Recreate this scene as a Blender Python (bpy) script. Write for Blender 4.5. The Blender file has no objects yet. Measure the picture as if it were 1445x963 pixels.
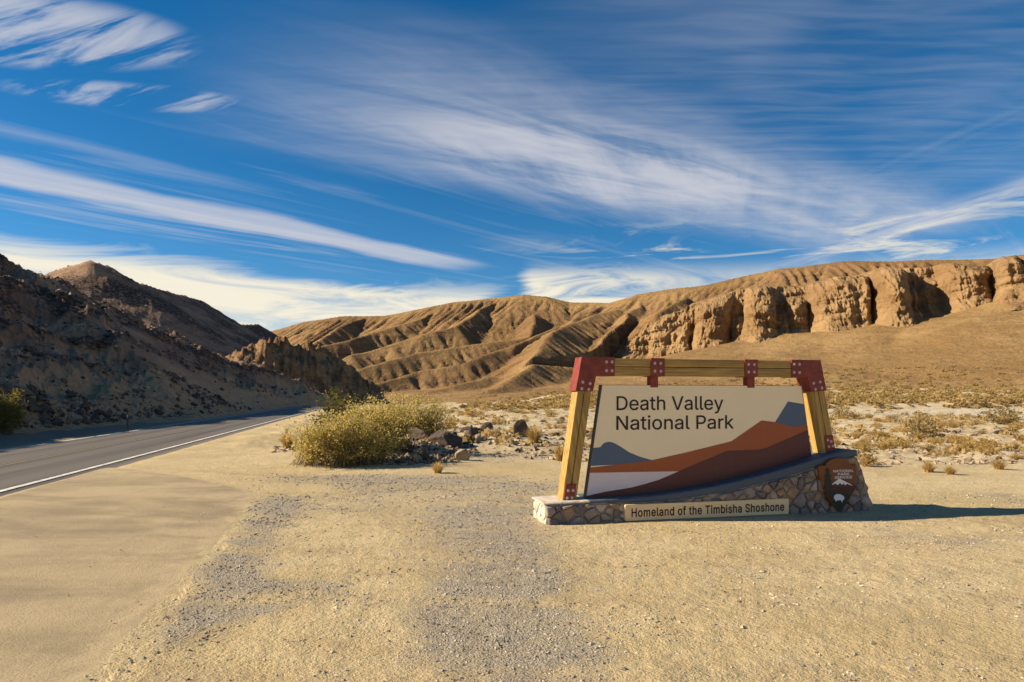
import bpy, bmesh, math, random, json
import numpy as np
from mathutils import Vector, Matrix

SC = bpy.context.scene
COL = SC.collection
R = math.radians
FP, HY, CH = 963.0, 560.0, 1.7          # focal length in photo pixels, horizon row, eye height

# ------------------------------------------------------------------ camera
cam = bpy.data.cameras.new('camera')
cam.sensor_width = 36.0
cam.lens = 36.0 * FP / 1445.0
cam.shift_y = (HY - 481.5) / 1445.0
cam.clip_end = 20000.0
camo = bpy.data.objects.new('camera', cam)
COL.objects.link(camo)
camo.location = (0, 0, CH)
camo.rotation_euler = (R(90), 0, 0)
SC.camera = camo

# ------------------------------------------------------------------ sun / exposure
SUN_EL, SUN_AZ = 28.5, -0.5             # light travels towards +x
sun = bpy.data.lights.new('sun', 'SUN')
sun.energy = 5.0
sun.angle = R(0.53)
sun.color = (1.0, 0.87, 0.66)
suno = bpy.data.objects.new('sun', sun)
COL.objects.link(suno)
ldir = Vector((math.cos(R(SUN_AZ)) * math.cos(R(SUN_EL)), math.sin(R(SUN_AZ)) * math.cos(R(SUN_EL)), -math.sin(R(SUN_EL))))
suno.rotation_euler = ldir.to_track_quat('-Z', 'Y').to_euler()
suno.location = (-30, 0, 30)
SC.view_settings.view_transform = 'Standard'
SC.view_settings.look = 'None'
SC.view_settings.gamma = 1.0
SC.view_settings.exposure = 0.90
SC.view_settings.use_curve_mapping = False

# ------------------------------------------------------------------ node helper
class NT:
    """tiny expression builder for shader nodes"""
    def __init__(s, tree):
        s.t = tree
    def new(s, typ, **kw):
        n = s.t.nodes.new(typ)
        for k, v in kw.items():
            setattr(n, k, v)
        return n
    def put(s, sock, v):
        if isinstance(v, E_):
            s.t.links.new(v.s, sock)
        elif isinstance(v, (tuple, list)) and len(v) == 3 and sock.type == 'RGBA':
            sock.default_value = (*v, 1)
        else:
            sock.default_value = v
    def math(s, op, a, b=0.0, c=0.0, clamp=False):
        n = s.new('ShaderNodeMath', operation=op, use_clamp=clamp)
        s.put(n.inputs[0], a); s.put(n.inputs[1], b); s.put(n.inputs[2], c)
        return E_(s, n.outputs[0])
    def vec(s, x, y, z=0.0):
        n = s.new('ShaderNodeCombineXYZ')
        s.put(n.inputs[0], x); s.put(n.inputs[1], y); s.put(n.inputs[2], z)
        return E_(s, n.outputs[0])
    def sep(s, v):
        n = s.new('ShaderNodeSeparateXYZ')
        s.put(n.inputs[0], v)
        return [E_(s, o) for o in n.outputs]
    def noise(s, v, scale=1.0, detail=4.0, rough=0.55, dist=0.0, dim='3D', color=False):
        n = s.new('ShaderNodeTexNoise', noise_dimensions=dim)
        s.put(n.inputs['Vector'], v)
        n.inputs['Scale'].default_value = scale
        n.inputs['Detail'].default_value = detail
        n.inputs['Roughness'].default_value = rough
        n.inputs['Distortion'].default_value = dist
        return E_(s, n.outputs['Color' if color else 'Fac'])
    def voronoi(s, v, scale=1.0, feature='F1', rnd=1.0, out='Distance'):
        n = s.new('ShaderNodeTexVoronoi', feature=feature)
        s.put(n.inputs['Vector'], v)
        n.inputs['Scale'].default_value = scale
        n.inputs['Randomness'].default_value = rnd
        return E_(s, n.outputs[out])
    def ss(s, v, lo, hi, a=0.0, b=1.0):
        n = s.new('ShaderNodeMapRange', interpolation_type='SMOOTHSTEP')
        s.put(n.inputs['Value'], v)
        for i, q in zip((1, 2, 3, 4), (lo, hi, a, b)):
            s.put(n.inputs[i], q)
        return E_(s, n.outputs[0])
    def mix(s, f, a, b, mode='MIX'):
        n = s.new('ShaderNodeMix', data_type='RGBA', blend_type=mode)
        n.clamp_factor = True
        s.put(n.inputs[0], f); s.put(n.inputs[6], a); s.put(n.inputs[7], b)
        return E_(s, n.outputs[2])
    def attr(s, name, out='Fac'):
        n = s.new('ShaderNodeAttribute', attribute_name=name)
        return E_(s, n.outputs[out])
    def ramp(s, f, stops):
        n = s.new('ShaderNodeValToRGB')
        e = n.color_ramp.elements
        while len(e) < len(stops):
            e.new(0.5)
        for q, (p, c) in zip(e, stops):
            q.position = p
            q.color = (*c, 1)
        s.put(n.inputs[0], f)
        return E_(s, n.outputs[0])
    def bump(s, h, strength=0.5, dist=0.05, normal=None):
        n = s.new('ShaderNodeBump')
        n.inputs['Strength'].default_value = strength
        n.inputs['Distance'].default_value = dist
        s.put(n.inputs['Height'], h)
        if normal is not None:
            s.put(n.inputs['Normal'], normal)
        return E_(s, n.outputs[0])

class E_:
    def __init__(s, nt, sock):
        s.nt, s.s = nt, sock
    def __add__(s, o): return s.nt.math('ADD', s, o)
    __radd__ = __add__
    def __sub__(s, o): return s.nt.math('SUBTRACT', s, o)
    def __rsub__(s, o): return s.nt.math('SUBTRACT', o, s)
    def __mul__(s, o): return s.nt.math('MULTIPLY', s, o)
    __rmul__ = __mul__
    def __truediv__(s, o): return s.nt.math('DIVIDE', s, o)
    def __pow__(s, o): return s.nt.math('POWER', s, o)
    def max(s, o): return s.nt.math('MAXIMUM', s, o)
    def min(s, o): return s.nt.math('MINIMUM', s, o)
    def abs(s): return s.nt.math('ABSOLUTE', s)
    def clamp(s): return s.nt.math('ADD', s, 0.0, clamp=True)

# ------------------------------------------------------------------ world: sky with cirrus
def make_world():
    w = bpy.data.worlds.new('World')
    SC.world = w
    w.use_nodes = True
    t = w.node_tree
    t.nodes.clear()
    nt = NT(t)
    sky = nt.new('ShaderNodeTexSky', sky_type='NISHITA')
    sky.sun_disc = False
    sky.sun_elevation = R(SUN_EL)
    sd = -ldir
    sky.sun_rotation = math.atan2(sd.x, sd.y)
    sky.altitude = 2200
    sky.air_density = 1.0
    sky.dust_density = 0.12
    sky.ozone_density = 3.0
    hs = nt.new('ShaderNodeHueSaturation')
    hs.inputs['Hue'].default_value = 0.495
    hs.inputs['Saturation'].default_value = 1.34
    hs.inputs['Value'].default_value = SKYV
    t.links.new(sky.outputs[0], hs.inputs['Color'])
    base = E_(nt, hs.outputs[0])
    tc = nt.new('ShaderNodeTexCoord')
    dx, dy, dz = nt.sep(E_(nt, tc.outputs['Generated']))
    zz = dz.max(0.03)
    X, Y = dx / zz, dy / zz                     # where the view ray meets a flat cloud layer
    def rot(ang, ox=0.0, oy=0.0):
        c, s_ = math.cos(R(ang)), math.sin(R(ang))
        return (X - ox) * c + (Y - oy) * s_, (Y - oy) * c - (X - ox) * s_
    def streak(ang, fs, ft, seed, detail=4, rough=0.6, dist=0.4):
        s_, q = rot(ang)
        return nt.noise(nt.vec(s_ * fs + seed, q * ft + seed * 1.7), 1.0, detail, rough, dist, '2D')
    # slow warp so bands are not ruler straight
    warp = nt.noise(nt.vec(X + 3.1, Y + 7.7), 0.9, 3, 0.5, 0, '2D') - 0.5
    def band(ang, ox, oy, half, soft, s0, s1, sf=0.5):
        s_, q = rot(ang, ox, oy)
        q = (q + warp * 0.35).abs()
        return (1.0 - nt.ss(q, half, half + soft)) * nt.ss(s_, s0 - sf, s0 + sf) * (1.0 - nt.ss(s_, s1 - sf, s1 + sf))
    v_n = streak(33, 0.9, 4.0, 2.0)
    v_f = streak(70, 0.8, 5.5, 5.0)
    s46 = streak(46, 0.55, 5.0, 17.0)
    srs = streak(-75, 0.6, 5.5, 37.0)
    sfe = streak(-25, 1.5, 9.0, 25.0, 5, 0.62, 0.35)
    srp = nt.noise(nt.vec(X * 2.6 + 33.0, (Y + warp * 0.12) * 17.0 + 3.0), 1.0, 3, 0.5, 0.25, '2D')
    # broad cirrus veil fanning from upper left to lower right
    v_m = band(33, 0.55, 3.05, 0.16, 0.60, -1.35, 2.1, 0.6)
    veil = v_m * (0.20 + nt.ss(v_n, 0.20, 0.86) * 0.52 + nt.ss(v_f, 0.30, 0.90) * 0.26 * nt.ss(Y, 2.5, 3.2)) * (0.62 + srp * 0.7)
    s_, q = rot(33, 0.45, 3.02)
    core = (1.0 - nt.ss((s_ * s_ * 0.60 + q * q * 3.4) + warp * 0.5, 0.02, 0.80)) * nt.ss(v_n + v_f * 0.4, 0.40, 1.0) * 0.85
    # wide trail on the left with thinner ones beside it
    trail = band(49.7, -1.35, 4.1, 0.08, 0.20, -3.0, 1.40, 0.35) * (0.80 + nt.ss(s46, 0.3, 0.7) * 0.5)
    trail2 = band(44, -1.75, 4.15, 0.05, 0.45, -2.4, 0.9, 0.6) * nt.ss(s46, 0.42, 0.75) * 0.55
    trail3 = band(46, -1.9, 2.55, 0.01, 0.12, -1.2, 0.8, 0.4) * nt.ss(s46, 0.30, 0.65) * 0.14
    # feathery bright tufts, upper left
    s_, q = rot(8, -1.42, 1.86)
    fea = (1.0 - nt.ss(s_ * s_ * 1.6 + q * q * 9.0 + warp * 0.55, 0.02, 0.5)) * nt.ss(sfe, 0.40, 0.68) * 1.05
    s_, q = rot(10, -1.25, 2.28)
    fea2 = (1.0 - nt.ss(s_ * s_ * 2.2 + q * q * 30.0 + warp * 0.3, 0.02, 0.45)) * nt.ss(sfe, 0.46, 0.70) * 0.7
    # fine rippled veil over the right side
    rip = nt.ss(X, -0.2, 0.7) * (1.0 - nt.ss(Y - X * 0.28, 2.35, 2.85)) * (nt.ss(srp, 0.2, 0.9) * 0.10 + nt.ss(warp, -0.15, 0.25) * 0.10)
    rs1 = band(-76, 1.75, 3.0, 0.02, 0.42, -1.2, 1.2, 0.6) * nt.ss(srs, 0.40, 0.90) * 0.12
    rs2 = band(-80, 2.4, 3.6, 0.02, 0.25, -1.5, 0.9, 0.6) * nt.ss(srs, 0.30, 0.70) * 0.6
    # everywhere: faint thin streaks
    amb = nt.ss(s46, 0.50, 0.90) * 0.20 * nt.ss(Y - X * 0.3, 2.3, 3.4)
    # low, cream coloured bank near the horizon (azimuth / elevation)
    az = nt.math('ARCTAN2', dx, dy)
    el = nt.math('ARCSINE', dz)
    bn = nt.noise(nt.vec(az * 5.0 + 2.0, el * 34.0), 1.0, 5, 0.62, 0.6, '2D')
    top = nt.ss(az, -0.62, 0.02, 0.178, 0.150)
    bank = (1.0 - nt.ss(el + (bn - 0.5) * 0.06, top - 0.012, top + 0.014)) * nt.ss(bn, 0.28, 0.60, 0.42, 1.0)
    bank = bank * (1.0 - nt.ss(az + (bn - 0.5) * 0.16, -0.06, 0.0))
    bank_r = nt.ss(az + (bn - 0.5) * 0.06, 0.005, 0.035) * (1.0 - nt.ss(el + (bn - 0.5) * 0.04 + az * 0.02, 0.17, 0.20)) * nt.ss(bn, 0.30, 0.62) * nt.ss(az, 0.1, 0.35, 1.0, 0.55)
    lowst = (1.0 - nt.ss(el, 0.20, 0.26)) * nt.ss(el, 0.10, 0.16) * nt.ss(bn, 0.50, 0.70) * nt.ss(az, -0.1, 0.3) * 0.7
    fade = nt.ss(el, 0.06, 0.16)
    ci = (veil + core + trail + trail2 + trail3 + fea + fea2 + rip + rs1 + rs2 + amb) * fade
    ci = 1.0 - nt.math('EXPONENT', ci * -1.25)
    g = CLOUD
    col = nt.mix(ci, base, (g * 0.98, g * 0.985, g * 1.06))
    lo = (bank.max(bank_r).max(lowst)).clamp()
    col = nt.mix(lo * 0.9, col, (g * 1.55, g * 1.40, g * 1.08))
    bg = nt.new('ShaderNodeBackground')
    bg.inputs['Strength'].default_value = 0.1
    t.links.new(col.s, bg.inputs['Color'])
    out = nt.new('ShaderNodeOutputWorld')
    t.links.new(bg.outputs[0], out.inputs['Surface'])
SKYV, CLOUD = 0.60, 3.5
make_world()
SC.world.cycles.sampling_method = 'NONE'
SC.cycles.max_bounces = 5
SC.cycles.diffuse_bounces = 3

# ------------------------------------------------------------------ noise in numpy
def _perm(seed):
    p = np.random.RandomState(seed).permutation(256)
    return np.concatenate([p, p])
_PC = {}
def perlin(x, y, seed=0):
    if seed not in _PC:
        _PC[seed] = _perm(seed)
    p = _PC[seed]
    x = np.asarray(x, float); y = np.asarray(y, float)
    xi = np.floor(x).astype(int); yi = np.floor(y).astype(int)
    xf, yf = x - xi, y - yi
    xi &= 255; yi &= 255
    u = xf * xf * xf * (xf * (xf * 6 - 15) + 10)
    v = yf * yf * yf * (yf * (yf * 6 - 15) + 10)
    def g(ix, iy, fx, fy):
        h = p[p[ix & 255] + (iy & 255)] * (2 * math.pi / 256)
        return np.cos(h) * fx + np.sin(h) * fy
    a = g(xi, yi, xf, yf); b = g(xi + 1, yi, xf - 1, yf)
    c = g(xi, yi + 1, xf, yf - 1); d = g(xi + 1, yi + 1, xf - 1, yf - 1)
    return (a + u * (b - a) + v * ((c + u * (d - c)) - (a + u * (b - a)))) * 1.4
def fbm(x, y, o=4, seed=0, gain=0.5, lac=2.03):
    r, a = 0, 1.0
    for i in range(o):
        r = r + a * perlin(x, y, seed + i * 7)
        x, y, a = x * lac + 3.1, y * lac + 1.7, a * gain
    return r
def ridged(x, y, o=4, seed=0, gain=0.5, lac=2.03):
    r, a = 0, 1.0
    for i in range(o):
        n = 1 - np.abs(perlin(x, y, seed + i * 7))
        r = r + a * n * n
        x, y, a = x * lac + 3.1, y * lac + 1.7, a * gain
    return r
def sst(x, a, b):
    t = np.clip((x - a) / (b - a), 0, 1)
    return t * t * (3 - 2 * t)

# ------------------------------------------------------------------ mesh / object helpers
def mesh_np(name, v, f, smooth=True, attrs=None):
    """v (n,3); f (m,3 or 4)"""
    v = np.asarray(v, np.float32); f = np.asarray(f, np.int32)
    me = bpy.data.meshes.new(name)
    me.vertices.add(len(v)); me.vertices.foreach_set('co', v.ravel())
    m, k = f.shape
    me.loops.add(m * k); me.loops.foreach_set('vertex_index', f.ravel())
    me.polygons.add(m)
    me.polygons.foreach_set('loop_start', np.arange(m, dtype=np.int32) * k)
    me.polygons.foreach_set('loop_total', np.full(m, k, np.int32))
    me.polygons.foreach_set('use_smooth', np.full(m, smooth, bool))
    for an, av in (attrs or {}).items():
        at = me.attributes.new(an, 'FLOAT', 'POINT')
        at.data.foreach_set('value', np.asarray(av, np.float32).ravel())
    me.update(calc_edges=True)
    return me
def grid_faces(nr, nc):
    i = np.arange((nr - 1) * (nc - 1)).reshape(nr - 1, nc - 1)
    r, c = np.divmod(i, nc - 1)
    a = r * nc + c
    return np.stack([a, a + 1, a + nc + 1, a + nc], -1).reshape(-1, 4)
def link(name, me, mat=None, parent=None, label=None, cat=None, group=None, kind=None):
    o = bpy.data.objects.new(name, me)
    COL.objects.link(o)
    if mat is not None and me is not None and not me.materials:
        me.materials.append(mat)
    if parent is not None:
        o.parent = parent
    tag(o, label, cat, group, kind)
    return o
def tag(o, label=None, cat=None, group=None, kind=None):
    for k, q in (('label', label), ('category', cat), ('group', group), ('kind', kind)):
        if q:
            o[k] = q
def prism(poly, y0, y1, name='prism'):
    """poly in (x,z), extruded from y0 (front) to y1 (back)"""
    n = len(poly)
    a = sum(poly[i][0] * poly[(i + 1) % n][1] - poly[(i + 1) % n][0] * poly[i][1] for i in range(n))
    if a < 0:
        poly = poly[::-1]
    v = [(p[0], y0, p[1]) for p in poly] + [(p[0], y1, p[1]) for p in poly]
    f = [list(range(n)), list(range(2 * n - 1, n - 1, -1))]
    f += [[(i + 1) % n, i, n + i, n + (i + 1) % n] for i in range(n)]
    me = bpy.data.meshes.new(name)
    me.from_pydata(v, [], f)
    me.update()
    return me
def bevel(o, w=0.008, seg=2):
    m = o.modifiers.new('bevel', 'BEVEL')
    m.width = w; m.segments = seg; m.limit_method = 'ANGLE'; m.angle_limit = R(40)
    return o
def gp(px, py):
    y = FP * CH / (py - HY)
    return (px - 722.5) / FP * y, y
def at(px, py, depth):
    return ((px - 722.5) / FP * depth, depth, CH - (py - HY) / FP * depth)

# ------------------------------------------------------------------ materials
def material(name, build, rough=0.9, spec=0.25):
    m = bpy.data.materials.new(name)
    m.use_nodes = True
    t = m.node_tree
    b = t.nodes['Principled BSDF']
    b.inputs['Roughness'].default_value = rough
    b.inputs['Specular IOR Level'].default_value = spec
    nt = NT(t)
    r = build(nt)
    if not isinstance(r, dict):
        r = {'Base Color': r}
    for k, q in r.items():
        if isinstance(q, E_):
            t.links.new(q.s, b.inputs[k])
        else:
            nt.put(b.inputs[k], q)
    return m
def pos(nt):
    return E_(nt, nt.new('ShaderNodeNewGeometry').outputs['Position'])
def objc(nt):
    return E_(nt, nt.new('ShaderNodeTexCoord').outputs['Object'])
def rnd(nt):
    return E_(nt, nt.new('ShaderNodeObjectInfo').outputs['Random'])

def m_ground(nt):
    p = pos(nt)
    g = nt.attr('gravel')
    sc = nt.attr('scrub')
    big = nt.noise(p, 0.35, 5, 0.6, 0.3)
    mid = nt.noise(p, 2.2, 6, 0.65, 0.5)
    fine = nt.noise(p, 38.0, 5, 0.7)
    vor = nt.voronoi(p, 62.0)
    fine2 = nt.noise(p, 11.0, 5, 0.7)
    sand = nt.mix(nt.ss(big + (mid - 0.5) * 0.7, 0.32, 0.68), (0.475, 0.358, 0.186), (0.57, 0.446, 0.257))
    crust = nt.noise(nt.vec(nt.sep(p)[0] * 0.8, nt.sep(p)[1] * 2.2, 0), 1.3, 6, 0.7, 1.2)
    sand = nt.mix(nt.ss(crust, 0.48, 0.70) * 0.55, sand, (0.40, 0.285, 0.145))
    sand = nt.mix(nt.ss(fine, 0.50, 0.74) * 0.6, sand, (0.33, 0.23, 0.12))
    grv = nt.ramp(nt.voronoi(p, 58.0, out='Color'), [(0.0, (0.13, 0.11, 0.095)), (0.45, (0.31, 0.265, 0.215)), (1.0, (0.52, 0.445, 0.34))])
    grv = nt.mix(0.35, grv, (0.42, 0.35, 0.26))
    spk = nt.ss(nt.voronoi(p, 21.0), 0.0, 0.17, 1.0, 0.0) * nt.ss(nt.noise(p, 1.9, 4, 0.6), 0.46, 0.60)
    sand = nt.mix(spk * 0.75, sand, (0.17, 0.125, 0.075))
    tk = nt.attr('track') * nt.ss(nt.noise(p, 0.9, 4, 0.6), 0.36, 0.56)
    sand = nt.mix(tk * 0.55, sand, (0.42, 0.315, 0.175))
    gm = nt.ss(g * 0.85 + (mid - 0.5) * 1.5 + (big - 0.5) * 0.5 + (fine - 0.5) * 0.8, 0.18, 0.98)
    c = nt.mix(gm * 0.90, sand, grv)
    scc = nt.mix(nt.ss(nt.noise(p, 0.5, 6, 0.7), 0.40, 0.62), (0.44, 0.335, 0.190), (0.60, 0.48, 0.30))
    scc = nt.mix(nt.ss(nt.noise(p, 3.1, 5, 0.7), 0.55, 0.7) * 0.6, scc, (0.24, 0.165, 0.085))
    c = nt.mix(sc, c, scc)
    pl = nt.attr('pale')
    c = nt.mix(pl * 0.85, c, (0.52, 0.44, 0.32))
    c = nt.mix(nt.attr('shade_dirt'), c, nt.mix(fine, (0.17, 0.12, 0.085), (0.30, 0.215, 0.145)))  # shoulder dirt with the hill's shadow put into its dark brown
    h = fine * (0.42 + gm * 0.30) + fine2 * 1.1 + crust * 0.9 + mid * 0.6 + (1.0 - vor) * (0.12 + gm * 0.40) + spk * 0.35 - tk * 0.9
    return {'Base Color': c, 'Normal': nt.bump(h, 1.0, 0.032)}
M_GROUND = material('desert_ground', m_ground, 0.95, 0.15)

def m_pave(nt):
    p = pos(nt)
    x, y, z = nt.sep(p)
    al = nt.vec(x * 0.30 + y * 0.1, y * 0.62 + x * 0.10, 0)
    st = nt.noise(al, 1.4, 6, 0.6, 0.8)
    fine = nt.noise(p, 60.0, 4, 0.7)
    dust = nt.ss(st + (nt.noise(p, 0.55, 4, 0.6) - 0.5) * 0.7, 0.30, 0.66)
    c = nt.mix(dust, (0.28, 0.212, 0.126), (0.43, 0.327, 0.19))
    c = nt.mix(nt.ss(fine, 0.50, 0.75) * 0.45, c, (0.20, 0.16, 0.11))
    ed = nt.ss(nt.attr('edge') + (nt.noise(p, 2.4, 6, 0.7) - 0.5) * 1.5, 0.25, 0.8)
    c = nt.mix(ed, c, nt.mix(fine, (0.40, 0.30, 0.165), (0.56, 0.43, 0.245)))
    c = nt.mix(nt.ss(nt.voronoi(p, 17.0), 0.0, 0.14, 0.7, 0.0) * nt.ss(nt.noise(p, 1.3, 4, 0.6), 0.45, 0.6), c, (0.15, 0.115, 0.08))
    return {'Base Color': c, 'Normal': nt.bump(fine * 0.9 + nt.noise(p, 9.0, 5, 0.6) * 0.8, 0.7, 0.016)}
M_PAVE = material('dusty_pavement', m_pave, 0.92, 0.2)

def m_road(nt):
    p = pos(nt)
    u = nt.attr('across')
    fine = nt.noise(p, 70.0, 4, 0.7)
    lng = nt.noise(nt.vec(u * 2.6, nt.attr('along') * 0.035, 0), 1.0, 5, 0.6)
    def tr(c, w):
        return 1.0 - nt.ss((u - c).abs(), w * 0.3, w)
    trk = (tr(-1.75, 0.5) + tr(-0.6, 0.45) + tr(0.75, 0.5) + tr(1.95, 0.5)).clamp()
    c = nt.mix(nt.ss(lng, 0.3, 0.7), (0.060, 0.048, 0.038), (0.120, 0.097, 0.074))
    c = nt.mix(trk * 0.45, c, (0.165, 0.137, 0.108))
    c = nt.mix(nt.ss(u.abs(), 2.5, 2.95) * 0.75, c, (0.30, 0.24, 0.165))
    c = nt.mix(nt.ss(fine, 0.5, 0.8) * 0.5, c, (0.06, 0.05, 0.045))
    return {'Base Color': c, 'Roughness': nt.ss(lng, 0.2, 0.8, 0.62, 0.85), 'Normal': nt.bump(fine, 0.35, 0.008)}
M_ROAD = material('asphalt', m_road, 0.75, 0.4)
def m_paint(col):
    def f(nt):
        p = pos(nt)
        w = nt.ss(nt.noise(p, 5.0, 6, 0.75), 0.38, 0.64)
        return nt.mix(w * 0.8, col, (0.25, 0.22, 0.18))
    return f
M_WHITE = material('white_road_paint', m_paint((0.80, 0.76, 0.68)), 0.7)
M_YELLOW = material('faded_yellow_paint', m_paint((0.20, 0.15, 0.075)), 0.7)

def m_hill(nt):
    p = pos(nt)
    rk = nt.attr('rocky')
    ln = nt.attr('tan')
    n1 = nt.noise(p, 0.22, 6, 0.62, 0.4)
    n2 = nt.noise(p, 1.6, 7, 0.68, 0.3)
    n3 = nt.noise(p, 7.0, 5, 0.7)
    v = nt.voronoi(p, 1.7, out='Color')
    c = nt.mix(nt.ss(n1, 0.35, 0.65), (0.25, 0.148, 0.090), (0.41, 0.252, 0.150))
    c = nt.mix(nt.ss(n2 + rk * 0.10, 0.48, 0.62) * (0.35 + rk * 0.65), c, (0.070, 0.045, 0.035))
    c = nt.mix(nt.ss(n3, 0.56, 0.72) * 0.6, c, (0.42, 0.295, 0.185))
    c = nt.mix(ln, c, nt.mix(nt.ss(n2, 0.4, 0.65), (0.42, 0.25, 0.132), (0.59, 0.38, 0.21)))
    cr = nt.mix(nt.ss(n1 + (n2 - 0.5) * 0.8, 0.35, 0.65), (0.17, 0.092, 0.046), (0.37, 0.215, 0.098))
    cr = nt.mix(nt.ss(n3, 0.52, 0.7) * 0.5, cr, (0.10, 0.056, 0.032))
    c = nt.mix(nt.attr('crag'), c, cr)
    h = n2 * 1.2 + n3 * 0.5 + nt.noise(p, 26.0, 4, 0.7) * 0.18
    return {'Base Color': c, 'Normal': nt.bump(h, 0.9, 0.32)}
M_HILL = material('dark_rubble_hillside', m_hill, 0.95, 0.15)

def m_mount(nt):
    p = pos(nt)
    x, y, z = nt.sep(p)
    rk = nt.attr('rocky')
    n1 = nt.noise(p, 0.018, 6, 0.6, 0.5)
    n2 = nt.noise(p, 0.16, 7, 0.66, 0.3)
    n3 = nt.noise(p, 0.9, 5, 0.7)
    c = nt.mix(nt.ss(n1, 0.36, 0.64), (0.225, 0.126, 0.048), (0.325, 0.195, 0.078))
    c = nt.mix(nt.ss(n2, 0.50, 0.70) * 0.55, c, (0.125, 0.074, 0.038))
    c = nt.mix(nt.ss(n3, 0.55, 0.75) * 0.35, c, (0.40, 0.262, 0.122))
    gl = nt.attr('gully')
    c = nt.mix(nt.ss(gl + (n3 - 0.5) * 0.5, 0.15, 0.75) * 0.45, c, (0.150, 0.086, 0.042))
    c = nt.mix(nt.ss(nt.noise(p, 0.035, 4, 0.6, 0.8), 0.52, 0.66) * 0.45, c, (0.30, 0.150, 0.075))
    strata = nt.noise(nt.vec(x * 0.02, y * 0.02, z * 0.55 + n2 * 1.2), 1.0, 4, 0.6)
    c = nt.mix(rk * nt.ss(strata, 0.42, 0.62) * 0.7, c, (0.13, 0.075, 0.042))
    fan = nt.attr('fan')
    fc = nt.mix(nt.ss(n1 + (n2 - 0.5) * 0.5, 0.4, 0.62), (0.265, 0.158, 0.062), (0.345, 0.215, 0.090))
    fc = nt.mix(nt.ss(n3, 0.50, 0.66) * 0.55, fc, (0.17, 0.105, 0.045))
    c = nt.mix(fan, c, fc)
    h = n2 * 1.6 + n3 * 0.5 + nt.noise(p, 3.5, 4, 0.7) * 0.12
    return {'Base Color': c, 'Normal': nt.bump(h, 0.75, 1.6)}
M_MOUNT = material('desert_mountain', m_mount, 0.95, 0.15)

def m_cliff(nt):
    p = pos(nt)
    x, y, z = nt.sep(p)
    n1 = nt.noise(p, 0.05, 5, 0.6, 0.5)
    n2 = nt.noise(p, 0.35, 7, 0.68, 0.4)
    n3 = nt.noise(nt.vec(x * 0.8, y * 0.8, z * 0.12), 1.0, 5, 0.65)
    strata = nt.noise(nt.vec(x * 0.03, y * 0.03, z * 0.8 + n2 * 1.0), 1.0, 5, 0.65)
    c = nt.mix(nt.ss(n1, 0.36, 0.66), (0.27, 0.158, 0.070), (0.37, 0.232, 0.108))
    c = nt.mix(nt.ss(strata, 0.48, 0.70) * 0.40, c, (0.165, 0.090, 0.046))
    c = nt.mix(nt.ss(n3, 0.54, 0.72) * 0.6, c, (0.115, 0.064, 0.036))
    c = nt.mix(nt.ss(n2, 0.56, 0.72) * 0.35, c, (0.42, 0.275, 0.135))
    h = n2 * 1.2 + strata * 0.7 + n3 * 0.9 + nt.noise(p, 2.2, 5, 0.7) * 0.25
    return {'Base Color': c, 'Normal': nt.bump(h, 0.9, 1.3)}
M_CLIFF = material('cliff_rock', m_cliff, 0.95, 0.15)

def m_rock(lo, hi):
    def f(nt):
        p = objc(nt)
        r = rnd(nt)
        n = nt.noise(p, 3.0, 6, 0.65, 0.4)
        c = nt.mix(r, lo, hi)
        c = nt.mix(nt.ss(n, 0.48, 0.66) * 0.6, c, tuple(q * 0.55 for q in lo))
        c = nt.mix(nt.ss(nt.noise(p, 9.0, 5, 0.7), 0.56, 0.72) * 0.5, c, tuple(min(q * 1.5, 0.6) for q in hi))
        return {'Base Color': c, 'Normal': nt.bump(n + nt.noise(p, 14.0, 4, 0.7) * 0.4, 0.7, 0.06)}
    return f
M_ROCK_D = material('dark_rock', m_rock((0.055, 0.040, 0.032), (0.15, 0.105, 0.075)), 0.9)
M_ROCK_T = material('tan_rock', m_rock((0.30, 0.22, 0.145), (0.46, 0.34, 0.22)), 0.9)
def m_peb(nt):
    p = pos(nt)
    v = nt.voronoi(p, 9.0, out='Color')
    n = nt.noise(p, 3.3, 4, 0.8)
    return nt.ramp(nt.sep(v)[0] * 0.7 + n * 0.3, [(0.1, (0.12, 0.10, 0.085)), (0.45, (0.32, 0.265, 0.205)), (0.85, (0.55, 0.45, 0.32))])
M_PEB = material('gravel_stone', m_peb, 0.9)
def m_stn(nt):
    p = pos(nt)
    v = nt.sep(nt.voronoi(p, 3.0, out='Color'))[0]
    return nt.ramp(v * 0.7 + nt.noise(p, 1.3, 4, 0.8) * 0.3, [(0.1, (0.11, 0.08, 0.06)), (0.5, (0.26, 0.19, 0.125)), (0.9, (0.42, 0.315, 0.20))])
M_STN = material('loose_stone', m_stn, 0.92)

def m_leaf(a, b, c_):
    def f(nt):
        v = nt.attr('tone')
        r = rnd(nt)
        c = nt.ramp(v, [(0.0, a), (0.5, b), (1.0, c_)])
        c = nt.mix((r - 0.5).abs() * 0.7, c, nt.mix(nt.ss(r, 0.4, 0.6), tuple(q * 0.7 for q in a), c_))
        m = nt.t
        tr = nt.new('ShaderNodeBsdfTranslucent')
        nt.put(tr.inputs['Color'], c)
        mx = nt.new('ShaderNodeMixShader')
        mx.inputs[0].default_value = 0.5
        m.links.new(m.nodes['Principled BSDF'].outputs[0], mx.inputs[1])
        m.links.new(tr.outputs[0], mx.inputs[2])
        m.links.new(mx.outputs[0], m.nodes['Material Output'].inputs['Surface'])
        return {'Base Color': c}
    return f
M_LEAF = material('creosote_leaf', m_leaf((0.34, 0.26, 0.065), (0.64, 0.49, 0.135), (0.83, 0.65, 0.26)), 0.8, 0.2)
M_LEAFD = material('dark_green_leaf', m_leaf((0.07, 0.072, 0.020), (0.17, 0.15, 0.036), (0.33, 0.26, 0.06)), 0.8, 0.2)
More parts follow.
